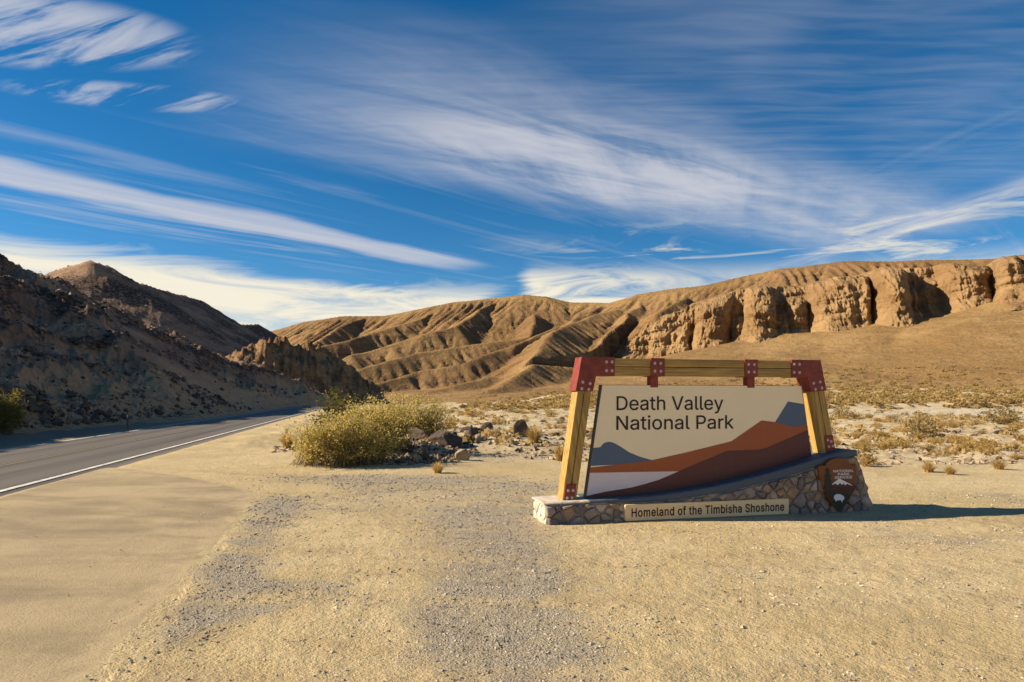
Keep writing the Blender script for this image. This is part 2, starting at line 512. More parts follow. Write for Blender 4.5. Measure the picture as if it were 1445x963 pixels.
M_DRY = material('dry_straw', m_leaf((0.34, 0.21, 0.065), (0.52, 0.35, 0.12), (0.68, 0.50, 0.20)), 0.85, 0.2)
M_SCRUB = material('grey_scrub', m_leaf((0.20, 0.145, 0.06), (0.40, 0.29, 0.12), (0.56, 0.42, 0.19)), 0.85, 0.2)
M_STEM = material('woody_stem', lambda nt: nt.mix(nt.noise(objc(nt), 9.0, 3), (0.13, 0.095, 0.05), (0.26, 0.20, 0.11)), 0.9)
# ================================================================== THE SETTING
# ------------------------------------------------------------------ road centre line
def catmull(pts, n=24):
    pts = [np.array(p, float) for p in pts]
    pts = [2 * pts[0] - pts[1]] + pts + [2 * pts[-1] - pts[-2]]
    out = []
    for i in range(1, len(pts) - 2):
        p0, p1, p2, p3 = pts[i - 1:i + 3]
        for j in range(n):
            t = j / n
            out.append(0.5 * ((2 * p1) + (-p0 + p2) * t + (2 * p0 - 5 * p1 + 4 * p2 - p3) * t * t + (-p0 + 3 * p1 - 3 * p2 + p3) * t ** 3))
    out.append(pts[-2])
    return np.array(out)
ROAD = catmull([(-1.0, -38), (-4.86, -20), (-9.1, 0), (-13.3, 20), (-17.6, 40), (-24, 70), (-28.4, 91), (-31, 110), (-31.2, 128), (-28.6, 146), (-25, 162), (-22.5, 180), (-26, 202), (-40, 225), (-64, 248)], 14)
def polydist(x, y, line):
    """distance to a sampled polyline, index of nearest sample and signed side"""
    sh = x.shape
    x, y = x.ravel(), y.ravel()
    best = np.full(len(x), 1e9); idx = np.zeros(len(x), int)
    for i, (a, b) in enumerate(line[:, :2]):
        d = (x - a) ** 2 + (y - b) ** 2
        m = d < best
        best[m] = d[m]; idx[m] = i
    return np.sqrt(best).reshape(sh), idx.reshape(sh)

# pull-off apron edge (world x of its right edge for a given y)
AP_Y = np.array([-12, -6, 0, 2, 4.06, 5.28, 7.0, 9.0, 11.7, 12.6, 13.6, 15.0, 16.5, 17.4])
AP_X = np.array([-0.6, -1.1, -1.7, -2.05, -2.41, -2.75, -3.1, -3.55, -4.28, -4.75, -5.6, -7.2, -9.0, -10.1])
def apron_edge(y):
    return np.interp(y, AP_Y, AP_X) + 0.07 * perlin(np.asarray(y) * 0.8, np.asarray(y) * 0 + 3.3, 5) + 0.025 * perlin(np.asarray(y) * 6.0, np.asarray(y) * 0 + 8.3, 6)
def road_edge(y):
    return -6.5 - 0.217 * y + 0.42

def on_paving(x, y):
    a = (x < apron_edge(y) - 0.12) & (y < 16.8) & (y > -30)
    return a
def ground_h(x, y, road=None):
    r = np.hypot(x, y)
    z = 0.012 * fbm(x * 0.9, y * 0.9, 3, 11) + 0.006 * fbm(x * 6, y * 6, 2, 12)
    far = sst(y + 0.25 * x, 17.5, 23)
    z = z + far * (0.16 * fbm(x * 0.33, y * 0.33, 5, 14) + 0.05 * ridged(x * 1.1, y * 1.1, 3, 15) - 0.02)
    # low bank of spoil behind the bush and the rock heap
    z = z + 0.42 * np.exp(-((x + 0.6) / 2.3) ** 2 - ((y - 22.3) / 1.7) ** 2)
    z = z + 0.25 * np.exp(-((x + 3.6) / 2.4) ** 2 - ((y - 20.5) / 2.2) ** 2)
    z = z + 0.028 * np.maximum(0, y - 92) * sst(x, -12, 34) + 0.010 * np.maximum(0, y - 100) * sst(x, 40, 120)
    z = z + 0.7 * sst(y - 0.10 * x, 84, 87) * sst(x, 4, 14)
    z = z + sst(r, 90, 200) * 0.35 * fbm(x * 0.08, y * 0.08, 4, 16)
    if road is None:
        road = polydist(x, y, ROAD)[0]
    m = 1 - sst(road, 3.3, 5.0)
    z = z * (1 - m) - 0.05 * (1 - sst(road, 2.7, 3.3))
    p = sst(apron_edge(y) - x, 0.35, 0.7) * (1 - sst(y, 16.4, 17.4)) * sst(y, -34, -30)
    z = z * (1 - p) - 0.020 * p
    # level around the sign
    f = np.exp(-(((x - 2.9) / 3.4) ** 2 + ((y - 9.9) / 1.3) ** 2) ** 2)
    return z * (1 - 0.7 * f)

def gravel_mask(x, y):
    def blob(cx, cy, rx, ry):
        return np.exp(-(((x - cx) / rx) ** 2 + ((y - cy) / ry) ** 2))
    n = fbm(x * 0.55, y * 0.55, 4, 31) * 0.35
    ed = apron_edge(y)
    g = 1.0 * blob(0.15, 3.9, 0.55, 0.75) + 0.9 * blob(-0.35, 5.0, 0.5, 0.7) + 0.7 * blob(0.0, 6.6, 0.6, 1.2)
    g = g + 1.0 * blob(-0.9, 12.6, 2.3, 2.4) + 0.9 * blob(-0.35, 9.0, 1.0, 1.9) + 0.7 * blob(-0.15, 6.0, 0.75, 1.5) + 0.6 * blob(0.5, 4.6, 0.5, 0.6) + 0.9 * blob(-4.0, 14.2, 2.4, 0.9) + 0.6 * blob(-0.2, 18.5, 2.6, 2.0)
    g = g + 0.95 * np.exp(-((x - ed - 0.35) / (0.22 + 0.03 * y)) ** 2) * sst(y, 4.0, 5.2) * (1 - sst(y, 11, 12.6))
    g = g + 0.9 * blob(-1.95, 5.9, 0.55, 0.5) + 0.5 * blob(1.9, 4.3, 0.5, 0.3) + 0.45 * blob(3.2, 5.2, 0.8, 0.35)
    g = g + 0.7 * blob(5.4, 8.2, 1.6, 0.5) + 0.5 * blob(7.5, 11.6, 2.5, 1.0)
    return np.clip(g + n - 0.05, 0, 1)

def make_ground():
    th = np.concatenate([np.linspace(-62, 62, 640), np.linspace(64, 296, 60)])
    th = np.append(th, 298)
    rr = np.concatenate([[0.3], 1.2 * (5000 / 1.2) ** np.linspace(0, 1, 440)])
    T, RR = np.meshgrid(np.radians(th), rr)
    x, y = RR * np.sin(T), RR * np.cos(T)
    rd = polydist(x, y, ROAD)[0]
    z = ground_h(x, y, rd)
    fade = sst(RR, 700, 2500)
    z = z * (1 - fade)
    g = gravel_mask(x, y) * (1 - sst(y, 20, 26))
    scrub = sst(y + 0.25 * x + 1.5 * fbm(x * 0.3, y * 0.3, 3, 41), 17.8, 21.5) * sst(x + 5.6 + 0.12 * y + 0.8 * fbm(x * 0.4, y * 0.4, 2, 42), 0.0, 2.2)
    pale = sst(y - 0.10 * x + 2 * fbm(x * 0.1, y * 0.1, 3, 43), 52, 60) * (1 - sst(y - 0.10 * x, 83, 85)) * sst(x, 2, 10)
    pale = np.maximum(pale, 0.7 * sst(x, -16, -10) * (1 - sst(x, 6, 12)) * sst(y, 105, 120) * (1 - sst(y, 190, 210)))
    pale = np.maximum(pale, 0.55 * (1 - sst(np.abs((y - 25) - (x + 0.5) * -0.3 + 1.5 * perlin(x * .4, y * .4, 44)), 0.4, 2.0)) * sst(x, -3, 0) * (1 - sst(x, 3, 6)))
    track = np.zeros(x.shape)
    for k0, k1, k2 in ((6.3, 0.05, 0.035), (7.8, -0.06, 0.030), (4.9, 0.10, 0.028), (11.6, -0.25, 0.012)):
        f = k0 + k1 * x + k2 * (x - 1) ** 2
        for o in (-0.72, 0.72):
            track = np.maximum(track, np.exp(-((y - f - o * (1 + 0.1 * np.abs(x))) / 0.13) ** 2))
    track = track * (1 - sst(y, 15, 17)) * (x > apron_edge(y))
    left = x < np.interp(y, ROAD[:, 1], ROAD[:, 0])
    shade_dirt = np.where(left & (rd < 30) & (y < 190), 0.95, 0) * sst(rd, 2.5, 3.4)  # left shoulder darkened by dirt and painted-in hill shadow
    me = mesh_np('ground', np.stack([x, y, z], -1).reshape(-1, 3), grid_faces(*x.shape)[:, ::-1], True, {'gravel': g * (1 - 0.5 * track), 'track': track, 'scrub': scrub, 'pale': pale, 'shade_dirt': shade_dirt})
    link('ground', me, M_GROUND, kind='structure')
make_ground()

def make_road():
    t = np.gradient(ROAD, axis=0)
    t /= np.linalg.norm(t, axis=1)[:, None]
    nr = np.stack([t[:, 1], -t[:, 0]], 1)
    L = np.concatenate([[0], np.cumsum(np.linalg.norm(np.diff(ROAD, axis=0), axis=1))])
    def strip(name, u0, u1, nu, z, mat, jag=0.0, parent=None):
        us = np.linspace(u0, u1, nu)
        U, _ = np.meshgrid(us, L)
        px = ROAD[:, 0:1] + nr[:, 0:1] * us
        py = ROAD[:, 1:2] + nr[:, 1:2] * us
        Z = np.full(px.shape, z)
        if jag:
            Z[:, 0] -= 0.05; Z[:, -1] -= 0.05
            k = perlin(L * 0.9, L * 0 + 2.2, 51) * jag
            px[:, -1] += nr[:, 0] * k; py[:, -1] += nr[:, 1] * k
        me = mesh_np(name, np.stack([px, py, Z], -1).reshape(-1, 3), grid_faces(*px.shape)[:, ::-1], True, {'across': U, 'along': np.repeat(L, nu)})
        return link(name, me, mat, parent)
    road = strip('road', -2.95, 2.95, 13, 0.006, M_ROAD, 0.12)
    tag(road, kind='structure')
    for nm, u0, u1, m in (('edge_line', 2.38, 2.52, M_WHITE), ('edge_line', -2.52, -2.38, M_WHITE), ('centre_line', -0.16, -0.06, M_YELLOW), ('centre_line', 0.06, 0.16, M_YELLOW)):
        strip(nm, u0, u1, 2, 0.011, m, 0, road)
make_road()

def make_apron():
    ys = np.concatenate([np.linspace(-30, -1, 20), np.linspace(-0.8, 17.2, 380)])
    nu = 90
    V = []
    for y in ys:
        e = float(apron_edge(np.array([y]))[0])
        w = road_edge(y) - 0.10
        for i in range(nu):
            k = i / (nu - 1)
            k = 1 - (1 - k) ** 1.6
            V.append((w + (e - w) * k, y, 0))
    V = np.array(V).reshape(len(ys), nu, 3)
    V[..., 2] = 0.010 + 0.006 * fbm(V[..., 0] * 0.7, V[..., 1] * 0.7, 3, 61) + 0.002 * perlin(V[..., 0] * 9, V[..., 1] * 9, 63)
    V[:, 0, 2] = -0.03
    V[:, -1, 2] -= 0.006
    dr = sst(perlin(V[:, 0, 1] * 0.45, V[:, 0, 1] * 0 + 1.5, 64), -0.25, 0.35)[:, None]
    k = np.linspace(0, 1, nu)[None, :]
    wd = np.clip((1 - (1 - k) ** 1.6 - 0.90) / 0.10, 0, 1)
    V[..., 2] -= 0.013 * (0.55 + 0.45 * dr) * wd ** 1.2
    V[:, -1, 2] = np.minimum(V[:, -1, 2], -0.025)
    end = sst(V[..., 1] + 0.5 * perlin(V[..., 0] * 1.2, V[..., 1] * 1.2, 62), 16.0, 17.0)
    V[..., 2] -= end * 0.055
    w2 = 1 - sst(apron_edge(V[..., 1]) - V[..., 0], 0.0, 0.6)
    V[..., 2] = V[..., 2] * (1 - w2) + (ground_h(V[..., 0], V[..., 1]) + 0.006 - 0.014 * w2 ** 6) * w2
    edge = np.clip((V[..., 0] - (apron_edge(V[..., 1]) - 0.55)) / 0.55, 0, 1) + 0.8 * end + 0.5 * sst(V[..., 1], 12, 16)
    me = mesh_np('pavement', V.reshape(-1, 3), grid_faces(len(ys), nu), True, {'edge': edge})
    link('pavement', me, M_PAVE, kind='structure')
make_apron()

# ------------------------------------------------------------------ hills
def ridge_h(x, y, pts, k, p=1.2, D=None, flute=None):
    """height of a ridge that falls away on both sides of a polyline of (x, y, z)"""
    best = np.full(x.shape, -50.0); bs = np.zeros(x.shape); bd = np.full(x.shape, 1e6)
    s0 = 0.0
    for a, b in zip(pts[:-1], pts[1:]):
        ax, ay, az = a; bx, by, bz = b
        L2 = (bx - ax) ** 2 + (by - ay) ** 2
        t = np.clip(((x - ax) * (bx - ax) + (y - ay) * (by - ay)) / L2, 0, 1)
        d = np.hypot(x - ax - t * (bx - ax), y - ay - t * (by - ay))
        z = az + t * (bz - az)
        DD = D if D else np.maximum(z, 1.0) / k * p
        q = 1 - d / DD
        h = np.where(q > 0, z * np.abs(q) ** p, q * 6)
        m = h > best
        best = np.where(m, h, best)
        bs = np.where(m, s0 + t * math.sqrt(L2), bs)
        bd = np.where(m, d, bd)
        s0 += math.sqrt(L2)
    if flute:
        amp, lam, seed = flute
        fl = ridged(bs / lam + 0.5 * perlin(x / 40, y / 40, seed), bd / lam * 0.05, 2, seed + 1, 0.35) - 0.75
        fl = fl + 0.22 * (ridged(bs / (lam * 0.36) + 0.3 * perlin(x / 15, y / 15, seed + 5), bd / lam * 0.08, 1, seed + 6) - 0.75)
        best = best + amp * fl * (0.35 + 0.9 * sst(perlin(x / 60, y / 60, seed + 3), -0.3, 0.4)) * sst(bd, 0, lam * 1.2) * sst(best, 0.5, 6)
    return best
def smax(a, b, w):
    d = np.clip(0.5 + 0.5 * (a - b) / w, 0, 1)
    return b + (a - b) * d + w * d * (1 - d)

RA = [(-34, -20, 12.0), (-40.3, 20, 12.3), (-45.5, 45, 13.1), (-49.4, 66, 14.0), (-50.8, 78, 13.2), (-51.5, 90, 12.0), (-50.5, 112, 9.0), (-44, 130, 5.5), (-40, 142, 2.5)]
RA2 = [(-49.5, 66, 14.0), (-66, 62, 17), (-95, 58, 19)]
RB = [(-180, 170, 36), at(40, 396, 178), at(65, 387, 177), at(95, 376, 176), at(128, 370, 175), at(150, 374, 178), at(172, 390, 183), at(200, 402, 190), at(230, 410, 199), at(262, 418, 211), at(295, 429, 226), at(330, 443, 245), at(360, 456, 266), at(380, 467, 284), at(390, 480, 298), (-98, 312, 14)]
RC = [at(330, 500, 150), at(352, 489, 152), at(400, 484, 160), at(425, 484, 163), at(450, 494, 165), at(475, 508, 165), at(505, 530, 165), at(530, 550, 165), at(546, 563, 165)]
def LED(x, y, a):
    return perlin(x * 0.02 + 0.012 * y + 3.3, a * 0.42 + y * 0.035 + 0.5 * perlin(x * 0.08, y * 0.05, 70), 72) + 0.35 * perlin(x * 0.2, y * 0.2, 69)
def left_hill_h(x, y, rd):
    nA = 0.55 * fbm(x * 0.10, y * 0.10, 4, 71)
    a = ridge_h(x, y, RA, 0.64, 1.05)
    a = smax(a, ridge_h(x, y, RA2, 0.5, 1.05), 2.0)
    # slanting ledges of broken rock along the face
    led = LED(x, y, a)
    a = a + sst(a, 0.3, 2.0) * (nA * 1.3 + 1.0 * (ridged(x * 0.16 + y * 0.05, y * 0.07 - a * 0.12, 4, 73) - 1.0) + 1.5 * np.maximum(led - 0.05, 0))
    a = a + sst(a, 0.2, 1.2) * (0.26 * ridged(x * 0.62, y * 0.5, 4, 74, 0.6) + 0.06 * fbm(x * 3.0, y * 2.5, 3, 75))
    b = ridge_h(x, y, RB, 0.64, 1.08, None, (0.9, 14.0, 76))
    b = b + sst(b, 1, 6) * (0.35 * fbm(x * 0.05, y * 0.05, 3, 77) + 0.45 * (ridged(x * 0.10, y * 0.10, 3, 78) - 1.0) + 0.12 * ridged(x * 0.6, y * 0.6, 3, 79))
    c = ridge_h(x, y, RC, 1.0, 1.05, None, (3.6, 6.5, 81))
    c = c + sst(c, 0.5, 3) * (2.6 * (ridged(x * 0.15, y * 0.15, 4, 82) - 1.0) + 0.45 * ridged(x * 0.7, y * 0.7, 3, 83, 0.6))
    h = smax(smax(a, b, 1.5), c, 0.8)
    cut = np.maximum(0, rd - 3.15) * 0.8 - 0.12
    return np.minimum(h, cut), a, b, c
def terrain_left(x, y):
    rd = polydist(x, y, ROAD)[0]
    return np.maximum(left_hill_h(x, y, rd)[0], ground_h(x, y, rd))

def make_left_hill():
    av = np.concatenate([np.linspace(-2.6, -0.86, 70)[:-1], np.linspace(-0.86, -0.10, 430)])
    yv = 7.0 * (330 / 7.0) ** np.linspace(0, 1, 420)
    A, Y = np.meshgrid(av, yv)
    X = A * Y
    rd = polydist(X, Y, ROAD)[0]
    h, a, b, c = left_hill_h(X, Y, rd)
    side = X < np.interp(Y, ROAD[:, 1], ROAD[:, 0])
    h = np.where(side | (Y > 215), h, -2.0)
    h = np.where(h < -0.1, -0.6, h)
    crag = sst(c - np.maximum(a, b), -0.2, 0.8)
    tan = 0 * crag
    led = LED(X, Y, ridge_h(X, Y, RA, 0.64, 1.05))
    tan = tan * (1 - 0.8 * sst(X + 0.0 * Y, -46, -40))
    tan = np.maximum(tan, 0.65 * sst(-led, 0.15, 0.45) * (a > b))
    tan = np.maximum(tan, 0.95 * (1 - sst(h + 2.2 * perlin(X * 0.15, Y * 0.12, 86), 1.5, 7.0)) * sst(Y, 18, 34))
    tan = np.maximum(tan, 0.55 * sst(b - a, 0, 1) * sst(h, 33, 39))
    rocky = np.maximum(sst(led, -0.05, 0.3), 0.7 * sst(fbm(X * 0.08, Y * 0.06, 4, 85), 0.0, 0.4))
    me = mesh_np('hill', np.stack([X, Y, h], -1).reshape(-1, 3), grid_faces(*X.shape), True, {'tan': tan, 'rocky': rocky, 'crag': crag})
    link('hill', me, M_HILL, kind='structure')
make_left_hill()

# ------------------------------------------------------------------ mountains behind
SKY = [(-330, 640, 40), (-270, 590, 50), at(385, 468, 560), at(430, 455, 560), at(480, 447, 550), at(540, 446, 540), at(600, 435, 530), at(640, 427, 520), at(700, 421, 510), at(740, 417, 500), at(770, 419, 495), at(805, 427, 488), at(860, 428, 470),
       at(900, 416, 455), at(950, 408, 445), at(1000, 401, 436), at(1100, 379, 424), at(1200, 368, 414), at(1260, 369, 405), at(1370, 367, 388), at(1445, 363, 372), at(1580, 352, 352), at(1800, 352, 330)]
SPURS = [  # points, slope, flutes
    ([at(520, 447, 545), at(480, 462, 490), at(440, 482, 440), at(415, 500, 410)], 0.62, (2.4, 10, 101)),
    ([at(620, 432, 520), at(593, 450, 480), at(520, 470, 440), at(455, 490, 402), at(425, 506, 380)], 0.66, (3.0, 9, 102)),
    ([at(700, 424, 505), at(680, 440, 455), at(640, 462, 415), at(560, 484, 385), at(500, 500, 365)], 0.62, (2.2, 9, 103)),
    ([at(760, 442, 440), at(742, 476, 392), at(652, 490, 360), at(592, 497, 345), at(513, 517, 320), at(470, 536, 300)], 0.58, (0.7, 9, 104)),
    ([at(860, 430, 465), at(815, 450, 410), at(775, 464, 372), at(729, 487, 330), at(646, 510, 300), at(579, 521, 285), at(513, 542, 262)], 0.56, (0.6, 9, 105)),
    ([at(870, 436, 430), at(800, 456, 385), at(778, 466, 350), at(762, 492, 300), at(742, 520, 255), at(705, 546, 222), at(660, 563, 196)], 0.50, (1.0, 8, 106)),
    ([at(690, 530, 262), at(640, 545, 235), at(580, 560, 212)], 0.42, (0.5, 7, 107)),
    ([at(905, 424, 440), at(880, 446, 395), at(868, 470, 345), at(850, 505, 295), at(838, 540, 250)], 0.62, (3.0, 8, 108)),
    ([at(960, 420, 400), at(930, 440, 362), at(905, 478, 322), at(890, 512, 285), at(880, 540, 250)], 0.55, (2.5, 12, 109)),
]
CL = [(852, 512, 492, 348), (880, 506, 468, 343), (915, 502, 448, 338), (960, 500, 432, 332), (1000, 492, 416, 328), (1050, 477, 405, 322), (1100, 478, 400, 318), (1150, 466, 399, 314), (1200, 466, 387, 310), (1250, 452, 377, 305),
      (1300, 450, 375, 300), (1345, 440, 371, 297), (1390, 426, 373, 292), (1420, 418, 363, 288), (1500, 405, 352, 280), (1580, 400, 350, 272)]
CLP = catmull([(*at(a, b, d), at(a, c, d + 11)[2], a) for a, b, c, d in CL], 40)      # x, y, z base, z top, bearing key
FAN = [at(880, 520, 322), at(960, 506, 325), at(1050, 480, 317), at(1150, 468, 308), at(1250, 454, 300), at(1345, 442, 291), at(1420, 419, 282), at(1500, 406, 274), at(1700, 396, 262)]

def erode(h, cell, n, steps, batches, seed, k_er=0.30, kcap=3.0):
    rs = np.random.RandomState(seed)
    H, W = h.shape
    h = h.copy()
    for _ in range(batches):
        px = rs.uniform(1, W - 3, n); py = rs.uniform(1, H - 3, n)
        dx = np.zeros(n); dy = np.zeros(n); sp = np.ones(n); wt = np.ones(n); sed = np.zeros(n)
        for st in range(steps):
            ix = px.astype(int); iy = py.astype(int)
            fx, fy = px - ix, py - iy
            i0 = iy * W + ix
            hf = h.ravel()
            a, b, c, d = hf[i0], hf[i0 + 1], hf[i0 + W], hf[i0 + W + 1]
            gx = (b - a) * (1 - fy) + (d - c) * fy
            gy = (c - a) * (1 - fx) + (d - b) * fx
            h0 = a * (1 - fx) * (1 - fy) + b * fx * (1 - fy) + c * (1 - fx) * fy + d * fx * fy
            dx = dx * 0.25 - gx * 0.75; dy = dy * 0.25 - gy * 0.75
            l = np.hypot(dx, dy) + 1e-9
            dx, dy = dx / l, dy / l
            px = np.clip(px + dx, 1, W - 3); py = np.clip(py + dy, 1, H - 3)
            jx = px.astype(int); jy = py.astype(int); ex, ey = px - jx, py - jy
            j0 = jy * W + jx
            h1 = hf[j0] * (1 - ex) * (1 - ey) + hf[j0 + 1] * ex * (1 - ey) + hf[j0 + W] * (1 - ex) * ey + hf[j0 + W + 1] * ex * ey
            dh = h1 - h0
            cap = np.maximum(-dh, 0.01) * sp * wt * kcap
            dep = np.where(dh > 0, np.minimum(dh, sed), np.where(sed > cap, (sed - cap) * 0.3, -np.minimum((cap - sed) * k_er, np.maximum(-dh, 0))))
            sed = sed - dep
            add = np.zeros(H * W)
            for off, w in ((0, (1 - fx) * (1 - fy)), (1, fx * (1 - fy)), (W, (1 - fx) * fy), (W + 1, fx * fy)):
                add += np.bincount(i0 + off, dep * w, H * W)
            add = np.clip(add, -0.25, 0.25)
            h = h + add.reshape(H, W)
            sp = np.sqrt(np.maximum(sp * sp - dh * 2.0, 0.05)).clip(0, 4)
            wt *= 0.985
    return h

def cliff_coord(x, y):
    """index of the nearest cliff sample and distance behind the cliff line"""
    d, i = polydist(x, y, CLP[::3])
    t = np.gradient(CLP[::3, :2], axis=0)
    t /= np.linalg.norm(t, axis=1)[:, None]
    q = CLP[::3]
    c = -(x - q[i, 0]) * t[i, 1] + (y - q[i, 1]) * t[i, 0]
    return d, i, c

def make_mountain():
    cell = 1.25
    xs = np.arange(-330, 520, cell); ys = np.arange(150, 610, cell)
    X, Y = np.meshgrid(xs, ys)
    wx = X + 5 * fbm(X / 60, Y / 60, 3, 111); wy = Y + 5 * fbm(X / 60, Y / 60, 3, 112)
    h = ridge_h(X, Y, SKY, 0.46, 1.12, None, (1.5, 10, 113))
    for pts, k, fl in SPURS:
        h = smax(h, ridge_h(wx, wy, pts, k, 1.12, None, fl), 1.2)
    h = h + sst(h, 2, 15) * (0.8 * fbm(X / 55, Y / 55, 3, 114) + 0.10 * ridged(X / 4, Y / 4, 2, 115))
    h = erode(h, cell, 40000, 45, 2, 7, 0.12, 1.5)
    d, i, c = cliff_coord(X, Y)
    q = CLP[::3]
    n = len(q)
    inside = (i > 0) & (i < n - 1)
    cap = q[i, 2] - 6 + np.maximum(0, c - 16.0) * 7.0
    cap = np.minimum(cap, q[i, 3] + 1.5 + np.maximum(c - 21, 0) * 0.5)
    cap = np.where(inside, cap, 999)
    # left of the cliff the slope simply runs down
    h0 = h
    h = np.minimum(h, np.where(c < 120, cap, 999))
    g = ground_h(X, Y, np.full(X.shape, 99.0))
    fan = ridge_h(X, Y, FAN, 0.3, 1.25, 165)
    fan = fan + sst(fan, 0.5, 5) * (0.9 * fbm(X / 45, Y / 45, 4, 121) - 0.7 * (ridged(X / 34 + 0.25 * Y / 34, Y / 120, 2, 122, 0.4) - 0.7)) + 0.06 * fbm(X / 3, Y / 3, 2, 123)
    fan = np.where((c > 8) & inside, -5, fan)
    fm = sst(fan - h, -0.5, 1.0)
    h = smax(h, fan, 0.8)
    h = np.where(h < g - 0.15, g - 1.2, h)
    gx, gy = np.gradient(h, cell)
    slope = np.hypot(gx, gy)
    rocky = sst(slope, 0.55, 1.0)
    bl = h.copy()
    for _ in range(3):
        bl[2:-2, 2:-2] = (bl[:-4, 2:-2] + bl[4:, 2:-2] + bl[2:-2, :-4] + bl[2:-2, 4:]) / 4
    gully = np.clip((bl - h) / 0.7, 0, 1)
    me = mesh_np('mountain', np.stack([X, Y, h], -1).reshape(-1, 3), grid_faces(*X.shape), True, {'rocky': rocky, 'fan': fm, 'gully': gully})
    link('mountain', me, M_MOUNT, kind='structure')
    return xs, ys, h
MXS, MYS, MH = make_mountain()

BUTT = [  # bearing, half width, how far it stands out, height it reaches (fraction of the face)
    (884, 16, 2, 0.7), (926, 16, 4, 0.7), (956, 14, 5, 0.6), (1004, 24, 14, 0.95), (1042, 9, 4, 0.45), (1074, 24, 17, 0.98), (1104, 10, 8, 0.5),
    (1128, 15, 9, 0.75), (1146, 6, 4, 0.4), (1184, 36, 17, 1.0), (1216, 16, 15, 0.9), (1260, 24, 25, 1.06), (1288, 12, 10, 0.62), (1334, 16, 4, 0.7), (1368, 30, 16, 1.05), (1394, 9, 5, 0.7), (1428, 24, 21, 1.05), (1475, 34, 16, 1.0), (1530, 34, 14, 0.95)]
def make_cliff():
    P = CLP[:-1]
    # resample evenly along the line
    L = np.concatenate([[0], np.cumsum(np.linalg.norm(np.diff(P[:, :2], axis=0), axis=1))])
    ns, nt_ = 1000, 110
    s = np.linspace(0, L[-1], ns)
    Q = np.stack([np.interp(s, L, P[:, k]) for k in range(5)], 1)
    t = np.gradient(Q[:, :2], axis=0); t /= np.linalg.norm(t, axis=1)[:, None]
    # smooth the tangents so the face normal does not jitter
    ker = np.ones(41) / 41
    t = np.stack([np.convolve(np.pad(t[:, k], 20, 'edge'), ker, 'valid') for k in (0, 1)], 1)
    nf = np.stack([t[:, 1], -t[:, 0]], 1)           # towards the viewer
    key = Q[:, 4] + 4 * perlin(s / 9, s * 0, 131)
    tt = np.concatenate([np.linspace(-0.5, 1.0, 88), np.linspace(1.02, 1.5, 22)])
    S, T = np.meshgrid(s, tt, indexing='ij')
    K = np.repeat(key[:, None], nt_, 1) + 5.0 * fbm(S / 14, T * 1.6, 3, 132) + (1 - np.clip(T, 0, 1)) * 7 * perlin(S / 45, S * 0, 143)
    out = np.zeros(S.shape)
    crest = np.full(S.shape, 0.86)
    for c, w, r, hg in BUTT:
        ww = w * (1.18 - 0.22 * np.clip(T, 0, 1))
        u = np.clip(1 - (np.abs(K - c) / ww) ** 2.3, 0, 1)
        dome = np.clip(1 - np.clip((T - 0.30 * hg) / (0.74 * hg), 0, 1) ** 2.4, 0, 1) ** 0.6
        out = np.maximum(out, r * u ** 0.55 * dome)
    H = (Q[:, 3] - Q[:, 2])[:, None]
    Tc = np.clip(T, -0.5, 1)
    Z = Q[:, 2:3] + H * Tc + np.maximum(T - 1, 0) * 6
    cx, cz = S, Z
    n3 = 2.2 * (ridged(cx / 10, cz / 20, 4, 133, 0.55) - 1.0) + 0.9 * fbm(cx / 4, cz / 3.0, 4, 134, 0.6) + 1.0 * (ridged(cx / 3.6, cz / 9, 3, 144, 0.55) - 1.1) + 0.55 * perlin(cx / 40, cz / 2.2, 135)
    n3 = n3 + 1.2 * np.minimum(perlin(cx / 6 + 0.1 * cz, cz / 9, 136), 0)
    brk = 3.2 * perlin(S / 22 + 1.1 * T, T * 3.2, 140) + 2.0 * perlin(S / 9, T * 5.5, 141) + 2.2 * (np.floor(T * 5 + 1.2 * perlin(S / 30, T * 0, 142)) - T * 5) * 0.3
    lean = 9.0 + 9.0 * np.clip(T, 0, 1) + 4.0 * np.clip((T - 0.7) / 0.3, 0, 1) ** 2 + np.maximum(T - 1, 0) * 34
    talus = np.clip(-T, 0, 1) * 16 + np.clip(0.22 + 0.16 * perlin(S / 13, S * 0, 139) - T, 0, 1) * 18
    off = out + (n3 + brk) * sst(1.25 - T, 0, 0.3) - lean + talus
    x = Q[:, 0:1] + nf[:, 0:1] * off
    y = Q[:, 1:2] + nf[:, 1:2] * off
    Z = Z + 0.5 * fbm(cx / 7, T * 4, 3, 137) + np.where(T > 0.9, 1.3 * perlin(s / 14, s * 0 + 5, 138)[:, None], 0)
    me = mesh_np('cliff', np.stack([x, y, Z], -1).reshape(-1, 3), grid_faces(ns, nt_)[:, ::-1], True)
    link('cliff', me, M_CLIFF, kind='structure')
make_cliff()

